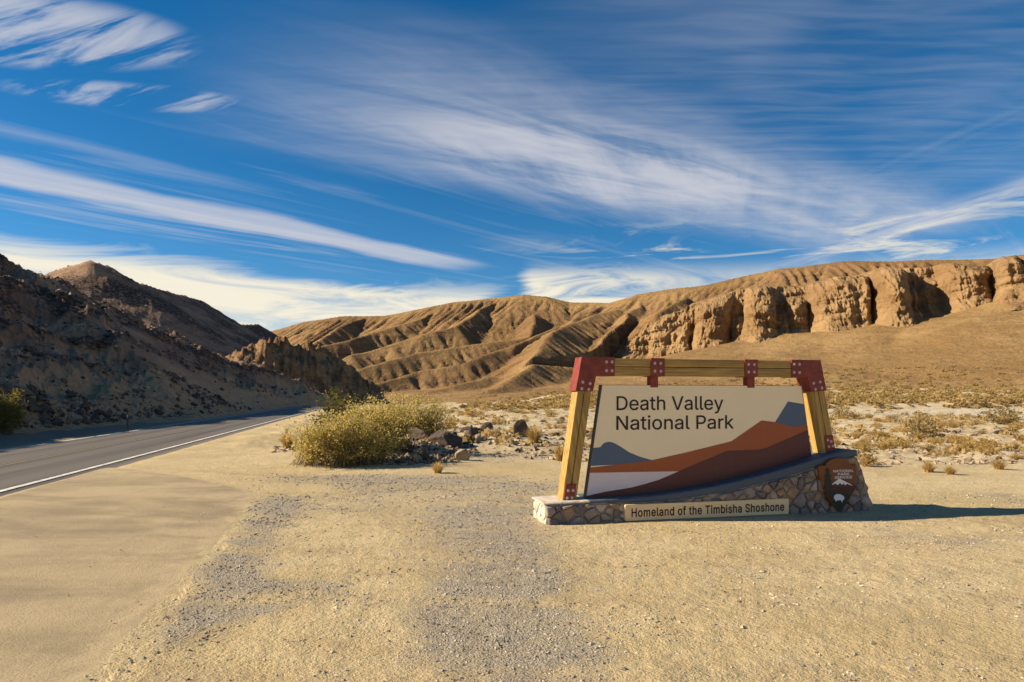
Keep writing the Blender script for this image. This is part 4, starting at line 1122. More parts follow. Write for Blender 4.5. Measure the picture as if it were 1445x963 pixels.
def scatter(bound, spacing, rs, tries=4000):
    xs = [p[0] for p in bound]; zs = [p[1] for p in bound]
    def ins(x, z):
        c = False
        n = len(bound)
        for i in range(n):
            a, b = bound[i], bound[(i + 1) % n]
            if (a[1] > z) != (b[1] > z) and x < (b[0] - a[0]) * (z - a[1]) / (b[1] - a[1]) + a[0]:
                c = not c
        return c
    out = []
    for _ in range(tries):
        p = (rs.uniform(min(xs), max(xs)), rs.uniform(min(zs), max(zs)))
        sp = spacing * (0.50 + 0.85 * (0.5 + 0.5 * math.sin(p[0] * 5.1 + p[1] * 9.0 + 2 * math.sin(p[0] * 11))))
        if ins(*p) and all(math.hypot((p[0] - q[0]) * 0.85, p[1] - q[1]) > sp for q in out):
            out.append(p)
    return out

def make_sign():
    root = bpy.data.objects.new('park_entrance_sign', None)
    COL.objects.link(root)
    root.location = (0.46, 9.09, 0)
    root.rotation_euler = (0, 0, R(13))
    tag(root, 'timber framed park entrance sign with tan landscape panel on a curving stone base', 'sign')
    rs = random.Random(4)
    DEP = 0.62
    # --- stone base
    prof = [(0.0, -0.06), (5.02, -0.06), (5.05, 0.12), (4.98, 0.30), (4.93, 0.48), (4.88, 0.62), (4.81, 0.76), (4.78, 0.80)]
    prof += [(x, z - 0.035) for x, z in list(zip(TOPX, TOPZ))[::-1][2:]]
    prof = [(max(x, 0.0), z) for x, z in prof]
    base = link('base', prism(prof, 0.0, DEP), M_MORTAR, root)
    # front stones
    bound = [(0.02, -0.03), (5.02, -0.03)] + [(x - 0.03, z) for x, z in prof[2:]]
    pts = scatter(bound, 0.128, rs)
    for cell in voronoi_cells(bound, pts, 0.019):
        cells = [q for q in cell]
        # keep clear of concave overshoot above the curved coping
        cells = [(x, min(z, float(np.interp(x, TOPX, TOPZ)) - 0.05)) for x, z in cells]
        w = max(p[0] for p in cells) - min(p[0] for p in cells); h_ = max(p[1] for p in cells) - min(p[1] for p in cells)
        if w < 0.035 or h_ < 0.035:
            continue
        o = link('stone', stone_mesh(cells, rs.uniform(0.02, 0.07), rs), None, base)
    # left end stones (facing -x), pale broken faces
    b2 = [(0.01, -0.03), (DEP - 0.01, -0.03), (DEP - 0.01, 0.225), (0.01, 0.225)]
    for cell in voronoi_cells(b2, scatter(b2, 0.17, rs), 0.02):
        me = stone_mesh(cell, rs.uniform(0.012, 0.035), rs)
        me.transform(Matrix(((0, 1, 0, 0.0), (-1, 0, 0, DEP), (0, 0, 1, 0), (0, 0, 0, 1))))
        me.materials.clear(); me.materials.append(M_COPE)
        link('stone', me, None, base)
    # right end: rounded boulders stacked up the end of the wall
    for (x, z, rx, rz) in ((4.96, 0.10, 0.15, 0.15), (4.90, 0.34, 0.13, 0.12), (4.83, 0.55, 0.11, 0.12), (4.76, 0.73, 0.10, 0.09)):
        for y in (0.10, 0.34, 0.54):
            bm = bmesh.new()
            bmesh.ops.create_icosphere(bm, subdivisions=2, radius=1)
            sd = rs.uniform(0, 9)
            for v in bm.verts:
                k = 1 + 0.14 * math.sin(3.1 * v.co.x + sd) * math.cos(2.7 * v.co.z - sd) + rs.uniform(-.03, .03)
                v.co = Vector((x + v.co.x * rx * k, y + v.co.y * 0.135 * k, z + v.co.z * rz * k))
            me = bpy.data.meshes.new('stone'); bm.to_mesh(me); bm.free()
            me.polygons.foreach_set('use_smooth', [True] * len(me.polygons))
            me.materials.append(M_STONE)
            link('stone', me, None, base)
    # cap that follows the curve: pale stone at the low left end, dark under the panel
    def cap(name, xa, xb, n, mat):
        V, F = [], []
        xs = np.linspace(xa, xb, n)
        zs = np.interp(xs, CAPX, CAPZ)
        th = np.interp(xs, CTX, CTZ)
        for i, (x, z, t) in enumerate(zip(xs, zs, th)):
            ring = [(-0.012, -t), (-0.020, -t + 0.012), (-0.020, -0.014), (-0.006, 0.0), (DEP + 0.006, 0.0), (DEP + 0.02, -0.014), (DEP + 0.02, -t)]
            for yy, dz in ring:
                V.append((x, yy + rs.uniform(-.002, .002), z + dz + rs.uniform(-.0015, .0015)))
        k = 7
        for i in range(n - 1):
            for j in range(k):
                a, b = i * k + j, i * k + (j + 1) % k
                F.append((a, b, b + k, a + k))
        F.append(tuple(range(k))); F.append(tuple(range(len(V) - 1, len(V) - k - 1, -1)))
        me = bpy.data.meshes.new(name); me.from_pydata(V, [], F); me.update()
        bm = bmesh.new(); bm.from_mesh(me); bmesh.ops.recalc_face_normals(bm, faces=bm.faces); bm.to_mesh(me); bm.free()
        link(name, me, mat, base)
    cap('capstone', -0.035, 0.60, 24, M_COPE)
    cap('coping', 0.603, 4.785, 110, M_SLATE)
    # --- posts: two timbers each
    PY0, PY1 = 0.15, 0.40
    def lean(x0, z0, x1, z1, w):
        return [(x0, z0), (x0 + w, z0), (x1 + w, z1), (x1, z1)]
    pl = link('post', prism(lean(0.262, 0.275, 0.535, 2.14, 0.098), PY0, PY1), M_TIMZ, root); bevel(pl, 0.010)
    pl2 = link('post', prism(lean(0.368, 0.27, 0.641, 2.14, 0.098), PY0 + .002, PY1 - .002), M_TIMZ, root); bevel(pl2, 0.010)
    pr = link('post', prism(lean(4.345, 0.84, 4.075, 2.14, 0.104), PY0, PY1), M_TIMZ, root); bevel(pr, 0.010)
    pr2 = link('post', prism(lean(4.457, 0.865, 4.187, 2.14, 0.104), PY0 + .002, PY1 - .002), M_TIMZ, root); bevel(pr2, 0.010)
    # --- beam: two timbers
    b1 = link('beam', box(0.60, 4.22, PY0, PY1, 1.992, 2.113), M_TIMX, root); bevel(b1, 0.010)
    b2_ = link('beam', box(0.60, 4.22, PY0 + .002, PY1 - .002, 2.120, 2.232), M_TIMX, root); bevel(b2_, 0.010)
    # --- steel brackets
    bolt = bolt_mesh()
    def plate(poly, y0, y1, bolts, label=None):
        o = link('steel_bracket', prism(poly, y0, y1), M_STEEL, root)
        bevel(o, 0.005, 2)
        for x, z in bolts:
            q = link('bolt', bolt, None, o); q.location = (x, y0 - 0.005, z)
        return o
    Y0, Y1 = PY0 - 0.014, PY1 + 0.014
    plate([(0.450, 1.778), (0.705, 1.770), (0.748, 1.985), (1.022, 1.985), (1.022, 2.246), (0.538, 2.246)], Y0, Y1,
          [(0.555, 1.90), (0.66, 1.88), (0.54, 1.81), (0.64, 1.80), (0.90, 2.18), (0.98, 2.18), (0.90, 2.06), (0.98, 2.06)])
    plate([(4.392, 1.790), (4.120, 1.770), (4.070, 1.985), (3.798, 1.985), (3.798, 2.246), (4.290, 2.246)], Y0, Y1,
          [(4.17, 1.90), (4.28, 1.92), (4.20, 1.81), (4.31, 1.83), (3.84, 2.18), (3.93, 2.18), (3.84, 2.06), (3.93, 2.06)])
    for x0 in (1.560, 3.030):
        plate([(x0, 1.984), (x0 + .212, 1.984), (x0 + .212, 2.242), (x0, 2.242)], Y0, Y1, [(x0 + a, z) for a in (.06, .15) for z in (2.06, 2.17)])
    plate([(0.278, 0.288), (0.430, 0.290), (0.464, 0.505), (0.312, 0.505)], Y0, PY0 + 0.02, [(0.33, 0.32), (0.40, 0.32), (0.345, 0.42), (0.415, 0.42)])
    plate([(4.395, 0.868), (4.545, 0.892), (4.50, 1.125), (4.360, 1.115)], Y0, PY0 + 0.02, [(4.43, 0.95), (4.50, 0.96), (4.41, 1.05), (4.47, 1.03)])
    # hangers between the beam and the panel
    for x0 in (1.585, 3.115):
        link('hanger', box(x0, x0 + .115, 0.205, 0.325, 1.83, 1.99), M_STEEL, root)
    # --- panel with its painted landscape
    PF = 0.215
    def bot(x):
        return float(np.interp(x, [0.62, 1.185, 1.831, 2.496, 3.183, 3.7, 4.193], [0.297, 0.308, 0.354, 0.441, 0.569, 0.687, 0.811]))
    def lft(z): return 0.62 + (z - 0.302) * (0.855 - 0.62) / (1.865 - 0.302)
    def rgt(z): return 4.193 - (z - 0.815) * (4.193 - 4.025) / (1.865 - 0.815)
    low = [(x, bot(x)) for x in np.linspace(0.62, 4.193, 30)]
    panel = link('panel', prism(low + [(4.025, 1.865), (0.855, 1.865)], PF, PF + 0.10), M_EDGE, root)
    ins = 0.012
    lowi = [(x, bot(x) + ins) for x in np.linspace(0.62 + ins, 4.193 - ins, 30)]
    link('painted_sky', prism(lowi + [(4.025 - ins, 1.865 - .006), (0.855 + ins, 1.865 - .006)], PF - 0.003, PF + 0.002), M_PANEL, panel)
    def area(name, poly, mat, lvl):
        link(name, prism(poly, PF - 0.003 - 0.0022 * lvl, PF - 0.001 - 0.0022 * (lvl - 1)), mat, panel)
    L = lambda z: (lft(z) + ins, z)
    Rr = lambda z: (rgt(z) - ins, z)
    area('painted_far_hill', [L(0.74), L(0.99), (0.837, 0.997), (0.870, 1.038), (0.905, 1.060), (0.96, 1.071), (1.00, 1.066), (1.051, 1.047), (1.143, 0.997), (1.262, 0.920), (1.422, 0.855), (1.62, 0.798), (1.5, 0.76)], M_PBLUE, 1)
    area('painted_far_hill', [(3.57, 1.32), (3.789, 1.628), Rr(1.588), Rr(1.25), (3.88, 1.23)], M_PBLUE, 1)
    brown = [(0.61 + .02, 0.326), (0.895, 0.376), (1.289, 0.423), (1.50, 0.468), (1.718, 0.523), (2.018, 0.634), (2.786, 0.913), (3.0, 0.916), (3.289, 0.922), (3.435, 0.946), Rr(1.199)]
    area('painted_rust_hill', [L(0.60), L(0.718), (1.078, 0.751), (1.35, 0.772), (1.61, 0.801), (2.155, 0.904), (2.857, 1.05), (3.348, 1.35), (3.582, 1.322), (3.879, 1.249), Rr(1.278), Rr(1.15), (3.4, 0.9), (2.75, 0.85), (2.0, 0.60)], M_PRUST, 2)
    area('painted_salt_flat', [L(0.33), (1.3, 0.38), (1.8, 0.50), (2.025, 0.634), L(0.645)], M_PSALT, 3)
    area('painted_dark_hill', brown + lowi[::-1], M_PMAR, 4)
    [link('lettering', q, M_INK, panel) for q in text_words('Death Valley', 0.192, 1.075, 2.725, 1.512, PF - 0.003, 0.004, 6)]
    [link('lettering', q, M_INK, panel) for q in text_words('National Park', 0.192, 1.072, 2.895, 1.236, PF - 0.003, 0.004, 6)]
    # --- plaque on the base
    def rrect(x0, x1, z0, z1, r):
        out = []
        for cx, cz, a0 in ((x1 - r, z1 - r, 0), (x0 + r, z1 - r, 90), (x0 + r, z0 + r, 180), (x1 - r, z0 + r, 270)):
            out += [(cx + r * math.cos(R(a0 + t)), cz + r * math.sin(R(a0 + t))) for t in (0, 30, 60, 90)]
        return out
    plq = link('plaque', prism(rrect(1.085, 3.604, 0.008, 0.232, 0.022), -0.075, 0.0), M_PLAQ, root)
    bevel(plq, 0.006)
    [link('lettering', q, M_INK, plq) for q in text_words('Homeland of the Timbisha Shoshone', 0.112, 1.178, 3.525, 0.064, -0.0745, 0.004, 18, 34)]
    # --- arrowhead emblem
    AR = [(4.075, 0.665), (4.10, 0.690), (4.15, 0.700), (4.205, 0.690), (4.225, 0.735), (4.30, 0.782), (4.40, 0.800), (4.50, 0.795), (4.58, 0.765), (4.615, 0.715), (4.635, 0.690), (4.69, 0.695), (4.735, 0.668), (4.728, 0.50), (4.712, 0.345), (4.66, 0.265), (4.56, 0.135), (4.47, 0.035), (4.424, 0.004), (4.37, 0.055), (4.27, 0.19), (4.17, 0.345), (4.11, 0.50)]
    em = link('arrowhead_emblem', prism(AR, -0.085, 0.0), M_BROWN, root)
    bevel(em, 0.006)
    EY = -0.085
    def ep(name, poly, mat, lv=1):
        return link(name, prism(poly, EY - 0.003 * lv, EY - 0.003 * lv + 0.0025 + 0.001), mat, em)
    ep('emblem_foothill', [(4.155, 0.385), (4.28, 0.43), (4.36, 0.47), (4.45, 0.505), (4.56, 0.46), (4.66, 0.41), (4.708, 0.40), (4.703, 0.345), (4.655, 0.275), (4.19, 0.330)], M_EDARK)
    ep('emblem_ground', [(4.185, 0.338), (4.40, 0.305), (4.55, 0.285), (4.648, 0.262), (4.555, 0.145), (4.47, 0.050), (4.424, 0.020), (4.375, 0.068), (4.275, 0.205)], M_EGREEN, 2)
    ep('emblem_mountain', [(4.30, 0.408), (4.335, 0.445), (4.38, 0.472), (4.43, 0.500), (4.47, 0.482), (4.53, 0.455), (4.60, 0.425), (4.66, 0.385), (4.60, 0.402), (4.565, 0.425), (4.53, 0.395), (4.505, 0.428), (4.475, 0.405), (4.44, 0.436), (4.40, 0.402), (4.37, 0.428)], M_EWHITE, 2)
    tree = [(4.185, 0.36), (4.175, 0.42), (4.205, 0.43), (4.178, 0.47), (4.20, 0.50), (4.185, 0.55), (4.215, 0.57), (4.205, 0.63), (4.235, 0.668), (4.262, 0.63), (4.258, 0.575), (4.29, 0.55), (4.27, 0.50), (4.30, 0.47), (4.275, 0.42), (4.315, 0.41), (4.325, 0.37), (4.26, 0.355)]
    ep('emblem_tree', tree, M_EGREEN, 3)
    bison = [(4.335, 0.235), (4.35, 0.262), (4.39, 0.275), (4.44, 0.270), (4.485, 0.250), (4.51, 0.228), (4.508, 0.195), (4.485, 0.175), (4.475, 0.140), (4.462, 0.175), (4.435, 0.185), (4.40, 0.178), (4.385, 0.185), (4.37, 0.160), (4.358, 0.190), (4.338, 0.205)]
    ep('emblem_bison', bison, M_EWHITE, 3)
    for s_, x0, x1, z in (('NATIONAL', 4.325, 4.675, 0.592), ('PARK', 4.405, 4.605, 0.545), ('SERVICE', 4.350, 4.650, 0.498)):
        [link('lettering', q, M_EWHITE, em) for q in text_words(s_, 0.036, x0, x1, z, EY - 0.001, 0.004, 14)]
make_sign()
# ================================================================== ROCKS, PLANTS, SMALL THINGS
NPR = np.random.RandomState(77)
def rock_proto(seed, subdiv=2, cuts=9, amp=0.22):
    rs = np.random.RandomState(seed)
    bm = bmesh.new()
    bmesh.ops.create_icosphere(bm, subdivisions=subdiv, radius=1)
    v = np.array([q.co for q in bm.verts])
    for _ in range(cuts):
        n = rs.normal(size=3); n /= np.linalg.norm(n)
        c = rs.uniform(0.45, 0.85)
        d = v @ n - c
        v = v - np.where(d > 0, d, 0)[:, None] * n
    v = v * (1 + amp * 0.3 * rs.normal(size=(len(v), 1)) * 0.4)
    v[:, 2] = np.maximum(v[:, 2], -0.55)
    for q, c in zip(bm.verts, v):
        q.co = c
    me = bpy.data.meshes.new('rock')
    bm.to_mesh(me); bm.free()
    return me
ROCKS = [rock_proto(200 + i, 3 if i < 4 else 2) for i in range(10)]
for i, me in enumerate(ROCKS):
    me.materials.append(M_ROCK_D)
ROCKS_T = [m.copy() for m in ROCKS]
for me in ROCKS_T:
    me.materials.clear(); me.materials.append(M_ROCK_T)
def gz(x, y):
    return float(ground_h(np.array([float(x)]), np.array([float(y)]))[0])
def put_rock(px, py, w, h, label, tan=False, seed=None, group=None, dep=None, name='rock', dy=0.0):
    """a rock whose foot shows at photo pixel (px, py), w x h photo pixels large"""
    if isinstance(label, tuple):
        label, tan = label
    x, y = gp(px, py)
    y += dy; x = x * (y) / (y - dy)
    sx, sz = w / FP * y / 2, h / FP * y
    rs = random.Random(seed if seed is not None else int(px * 7 + py))
    me = (ROCKS_T if tan else ROCKS)[rs.randrange(10)]
    o = bpy.data.objects.new(name, me)
    COL.objects.link(o)
    d = dep if dep else rs.uniform(0.8, 1.1)
    o.scale = (sx * 1.1, sx * d, sz / 1.35)
    o.location = (x, y + sx * d * 0.8, gz(x, y + sx * d * 0.8) + sz / 1.35 * 0.5)
    o.rotation_euler = (rs.uniform(-.12, .12), rs.uniform(-.15, .15), rs.uniform(0, 6.28))
    # keep width after the turn roughly right
    o.scale = (sx * 1.08, sx * 1.08 * (0.85 + 0.3 * rs.random()), sz / 1.35)
    tag(o, label, 'rock', group)
    return o
HEAP = 'rocks heaped beside the big bush'
put_rock(627, 642, 46, 24, 'largest blocky dark boulder in the middle of the heap beside the big bush', seed=1)
put_rock(590, 636, 30, 17, 'dark flat-topped rock tucked against the right edge of the big bush', seed=2)
put_rock(593, 653, 22, 18, 'brown upright rock at the front of the heap beside the big bush', seed=5)
put_rock(564, 641, 15, 13, 'small tan rock at the left end of the heap, under the bush', True, seed=3)
put_rock(665, 637, 25, 18, 'rounded brown rock at the right end of the heap', seed=6)
put_rock(652, 652, 20, 19, 'pale slanting rock at the front right of the heap', True, seed=8)
put_rock(666, 615, 32, 11, 'long low rock lying at the top of the heap', seed=4)
put_rock(688, 609, 20, 9, 'low dark rock on the bank to the right of the heap', seed=9)
put_rock(615, 616, 16, 10, 'grey brown rock high on the heap behind the largest boulder', seed=11)
put_rock(736, 627, 25, 26, 'dark upright slab of rock standing alone beside a yellow tuft', seed=12)
put_rock(792, 622, 13, 9, 'brown rock half hidden behind the left post of the sign', seed=13)
put_rock(838, 622, 14, 10, 'dark rock seen between the left post and the sign panel', seed=14)
rr = random.Random(9)
for i in range(120):
    px = rr.uniform(522, 692); 
    lo = 657 - 0.05 * abs(px - 560) if px < 640 else 657 - 0.55 * (px - 640) * 0.9
    py = rr.uniform(max(608, lo - 32), lo)
    w = rr.uniform(5, 6 + 8 * rr.random())
    put_rock(px, py, w, w * rr.uniform(0.5, 0.85), (lambda t: (f"{'larger' if w > 9.5 else 'small'} {'tan' if t else 'dark'} broken rock {'at the foot of' if py > lo - 9 else 'high on'} the heap, {'left end' if px < 575 else 'middle' if px < 640 else 'right end'}", t))(rr.random() < 0.35), seed=300 + i, group=HEAP)
for i in range(46):
    px = rr.uniform(1195, 1450)
    py = rr.uniform(600, 655)
    w = rr.uniform(5, 12)
    put_rock(px, py, w, w * rr.uniform(0.4, 0.7), (lambda t: (f"{'larger' if w > 8.5 else 'small'} {'tan' if t else 'dark'} rock {'far back' if py < 628 else 'near the gravel edge'} right of the sign{', close by' if px < 1270 else ', near the bare shrub' if px < 1370 else ', by the view edge'}", t))(rr.random() < 0.5), seed=500 + i, group='rocks strewn right of the sign')
for i in range(34):
    px = rr.uniform(690, 850)
    py = rr.uniform(588, 632)
    w = rr.uniform(4, 10)
    put_rock(px, py, w, w * rr.uniform(0.4, 0.7), (lambda t: (f"{'larger' if w > 7 else 'small'} {'tan' if t else 'dark'} rock {'far back' if py < 610 else 'nearer'} on the bank left of the sign{', by the heap' if px < 740 else ', by its post'}", t))(rr.random() < 0.5), seed=700 + i, group='rocks strewn left of the sign')

# ---- loose gravel: uncountable, one mesh
OCT_V = np.array([(1, 0, 0), (-1, 0, 0), (0, 1, 0), (0, -1, 0), (0, 0, 1), (0, 0, -0.6)], float)
OCT_F = np.array([(0, 2, 4), (2, 1, 4), (1, 3, 4), (3, 0, 4), (2, 0, 5), (1, 2, 5), (3, 1, 5), (0, 3, 5)])
def pebbles(name, x, y, z, size, mat, flat_=0.55, seed=1):
    rs = np.random.RandomState(seed)
    n = len(x)
    V = np.repeat(OCT_V[None], n, 0) * (1 + rs.uniform(-0.35, 0.35, (n, 6, 3)))
    V[:, :, :2] += rs.uniform(-0.3, 0.3, (n, 6, 2))
    a = rs.uniform(0, 6.28, n); c, s = np.cos(a)[:, None], np.sin(a)[:, None]
    el = rs.uniform(0.6, 1.0, n)[:, None]
    vx, vy = V[:, :, 0], V[:, :, 1] * el
    W = np.stack([(vx * c - vy * s), (vx * s + vy * c), V[:, :, 2] * flat_], -1) * size[:, None, None]
    W += np.stack([x, y, z], -1)[:, None, :]
    F = (OCT_F[None] + 6 * np.arange(n)[:, None, None]).reshape(-1, 3)
    me = mesh_np(name, W.reshape(-1, 3), F, False)
    return link(name, me, mat, kind='stuff')
def make_gravel():
    rs = np.random.RandomState(5)
    X, Y, S = [], [], []
    def zone(n, x0, x1, y0, y1, dens, s0, s1, pw=2.5):
        # sample evenly in the picture-independent world, thin out by mask
        x = rs.uniform(x0, x1, n); y = rs.uniform(y0, y1, n)
        keep = rs.uniform(0, 1, n) < dens(x, y)
        keep &= ~on_paving(x, y) | (rs.uniform(0, 1, n) < 0.04)
        keep &= np.abs(x) < 0.95 * np.maximum(y, 1.0) + 1.0
        x, y = x[keep], y[keep]
        X.append(x); Y.append(y); S.append(s0 + (s1 - s0) * rs.uniform(0, 1, len(x)) ** pw)
    clump = lambda x, y: sst(fbm(x * 1.1, y * 1.1, 3, 91), 0.0, 0.7)
    zone(60000, -6, 7, 2.6, 9, lambda x, y: sst(gravel_mask(x, y), 0.35, 0.9) * 0.9, 0.005, 0.017)
    zone(70000, -6, 9, 2.6, 11, lambda x, y: 0.10 + 0.75 * clump(x, y), 0.004, 0.018, 2.6)
    zone(50000, -9, 9, 9, 21, lambda x, y: sst(gravel_mask(x, y), 0.3, 0.9) * 0.7, 0.010, 0.030)
    zone(2600, -5, 9, 2.8, 14, lambda x, y: 0.2 + 0.5 * clump(x, y), 0.014, 0.032, 2)
    x, y, s = np.concatenate(X), np.concatenate(Y), np.concatenate(S)
    ok = ~((x > 0.3) & (x < 5.7) & (y > 9.0 + 0.231 * (x - 0.46)) & (y < 9.75 + 0.231 * (x - 0.46)))
    x, y, s = x[ok], y[ok], s[ok]
    z = ground_h(x, y) + s * 0.12
    z = np.where(on_paving(x, y), 0.02 + s * 0.1, z)
    pebbles('gravel', x, y, z, s, M_PEB)
    # stones over the rough flat behind
    n = 26000
    y = 17 + 60 * rs.uniform(0, 1, n) ** 1.7
    x = rs.uniform(-0.35, 0.95, n) * y
    keep = (y + 0.25 * x > 18.5) & (rs.uniform(0, 1, n) < 0.15 + 0.85 * sst(fbm(x * 0.35, y * 0.35, 3, 92), -0.1, 0.5)) & (x > -7 - 0.1 * y + 1)
    keep &= polydist(x, y, ROAD)[0] > 4.5
    x, y = x[keep], y[keep]
    s = 0.03 + 0.10 * rs.uniform(0, 1, len(x)) ** 3
    pebbles('loose_stones', x, y, ground_h(x, y) + s * 0.1, s, M_STN, 0.6, 3)
make_gravel()

def make_heap_rubble():
    rs = np.random.RandomState(12)
    n = 1500
    px = rs.uniform(518, 700, n); u = rs.uniform(0, 1, n)
    lo = np.where(px < 640, 658 - 0.05 * np.abs(px - 560), 657 - 0.5 * (px - 640))
    py = np.maximum(lo - 40 * u, 602)
    y = FP * CH / (py - HY); x = (px - 722.5) / FP * y
    s = 0.03 + 0.10 * rs.uniform(0, 1, n) ** 2.5
    pebbles('heap_rubble', x, y, ground_h(x, y) + s * 0.2, s, M_RUB, 0.8, 6)

# ---- broken rock on the near hillside: uncountable, one mesh
def make_rubble():
    rs = np.random.RandomState(8)
    n = 60000
    y = 16 * (190 / 16) ** rs.uniform(0, 1, n)
    a = rs.uniform(-1.2, -0.17, n)
    x = a * y
    rd = polydist(x, y, ROAD)[0]
    h, A, B, C = left_hill_h(x, y, rd)
    led = LED(x, y, ridge_h(x, y, RA, 0.64, 1.05))
    pr = 0.05 + 0.95 * sst(led, 0.0, 0.35) + 0.35 * sst(fbm(x * 0.12, y * 0.12, 3, 93), 0.1, 0.5)
    keep = (h > 0.25) & (rs.uniform(0, 1, n) < pr) & (x < np.interp(y, ROAD[:, 1], ROAD[:, 0]))
    x, y, h, led = x[keep], y[keep], h[keep], led[keep]
    s = (0.07 + 0.42 * rs.uniform(0, 1, len(x)) ** 4) * (0.7 + 0.5 * np.clip(led, 0, 1))
    pebbles('hillside_rubble', x, y, h + s * 0.1, s, M_RUB, 0.75, 4)
def m_rub(nt):
    p = pos(nt)
    v = nt.sep(nt.voronoi(p, 0.9, out='Color'))[0]
    return nt.ramp(v * 0.75 + nt.noise(p, 0.6, 4, 0.7) * 0.3, [(0.1, (0.05, 0.036, 0.031)), (0.6, (0.14, 0.095, 0.068)), (0.98, (0.42, 0.30, 0.19))])
M_RUB = material('rubble', m_rub, 0.92)
make_rubble()
make_heap_rubble()

# ---- plants
def ribbons(P, w, tone):
    """P (n, k, 3) poly-lines -> flat strips facing roughly outward; returns verts, faces, tones"""
    n, k, _ = P.shape
    d = P[:, -1] - P[:, 0]
    side = np.stack([-d[:, 1], d[:, 0], np.zeros(n)], -1)
    l = np.linalg.norm(side, axis=1, keepdims=True)
    rnd_ = NPR.normal(size=(n, 3)); rnd_[:, 2] *= 0.3
    side = np.where(l > 1e-4, side / np.maximum(l, 1e-6), rnd_) + 0.5 * rnd_
    side /= np.linalg.norm(side, axis=1, keepdims=True)
    taper = np.linspace(1.0, 0.35, k)[None, :, None]
    W = side[:, None, :] * (np.asarray(w).reshape(-1, 1, 1)) * 0.5 * taper
    V = np.concatenate([P - W, P + W], 1)                       # n, 2k
    f = []
    for i in range(k - 1):
        f.append((i, i + 1, k + i + 1, k + i))
    F = (np.array(f)[None] + 2 * k * np.arange(n)[:, None, None]).reshape(-1, 4)
    return V.reshape(-1, 3), F, np.repeat(tone, 2 * k)
def leaves(c, size, tone, up=0.4):
    n = len(c)
    a = NPR.normal(size=(n, 3)); a[:, 2] = np.abs(a[:, 2]) * up + 0.2
    a /= np.linalg.norm(a, axis=1, keepdims=True)
    b = np.cross(a, NPR.normal(size=(n, 3))); b /= np.linalg.norm(b, axis=1, keepdims=True)
    L = a * size[:, None]; B = b * size[:, None] * 0.32
    V = np.stack([c - L * 0.5, c + B, c + L * 0.5, c - B], 1).reshape(-1, 3)
    F = np.arange(4 * n).reshape(n, 4)
    return V, F, np.repeat(tone, 4)
def shell_bush(rx, ry, h, n_stem, n_leaf, leaf, seed, lump=0.25, base_r=0.35, stemw=0.012):
    """branching shrub: stems bow outwards from a narrow foot, leaves sit on the outer two thirds"""
    global NPR
    NPR = np.random.RandomState(seed)
    az = NPR.uniform(0, 2 * math.pi, n_stem)
    ev = np.arccos(NPR.uniform(0.02, 1.0, n_stem))             # 0 = up
    lum = 1 + lump * perlin(np.cos(az) * 1.6 + seed, np.sin(az) * 1.6 + ev * 1.5, seed % 50) + NPR.uniform(-.30, .10, n_stem)
    tip = np.stack([rx * np.sin(ev) * np.cos(az) * lum, ry * np.sin(ev) * np.sin(az) * lum, h * (0.08 + 0.92 * np.cos(ev) ** 0.55) * lum], -1)
    ft = np.stack([np.cos(az) * rx * base_r * NPR.uniform(0, 1, n_stem), np.sin(az) * ry * base_r * NPR.uniform(0, 1, n_stem), np.zeros(n_stem)], -1)
    k = 5
    t = np.linspace(0, 1, k)[None, :, None]
    ctl = ft * 0.4 + tip * 0.35 + np.stack([np.zeros(n_stem), np.zeros(n_stem), tip[:, 2] * 0.45], -1)
    P = (1 - t) ** 2 * ft[:, None] + 2 * t * (1 - t) * ctl[:, None] + t * t * tip[:, None]
    P = P + NPR.normal(size=P.shape) * 0.02 * h * t
    sv, sf, stn = ribbons(P, np.full(n_stem, stemw), np.full(n_stem, 0.5))
    # leaves
    si = NPR.randint(0, n_stem, n_leaf)
    tt = 0.35 + 0.68 * NPR.uniform(0, 1, n_leaf) ** 0.7
    q = tt[:, None]
    c = (1 - q) ** 2 * ft[si] + 2 * q * (1 - q) * ctl[si] + q * q * tip[si]
    c = c + NPR.normal(size=c.shape) * 0.045 * h * np.array([1, 1, 0.7])
    c[:, 2] = np.maximum(c[:, 2], 0.01)
    tone = np.clip(0.5 + 0.35 * perlin(c[:, 0] * 2.2, c[:, 1] * 2.2 + c[:, 2] * 2.2, seed % 40 + 3) + NPR.normal(size=n_leaf) * 0.2, 0, 1)
    lv, lf, lt = leaves(c, leaf * NPR.uniform(0.5, 1.3, n_leaf), tone)
    return (sv, sf, stn), (lv, lf, lt)
def make_bush(name, loc, spec, leafmat, label, cat='bush', group=None):
    st, lf = shell_bush(*spec)
    root = bpy.data.objects.new(name, None)
    COL.objects.link(root)
    root.location = loc
    link('stems', mesh_np('stems', st[0], st[1], False, {'tone': st[2]}), M_STEM, root)
    link('foliage', mesh_np('foliage', lf[0], lf[1], False, {'tone': lf[2]}), leafmat, root)
    tag(root, label, cat, group)
    return root
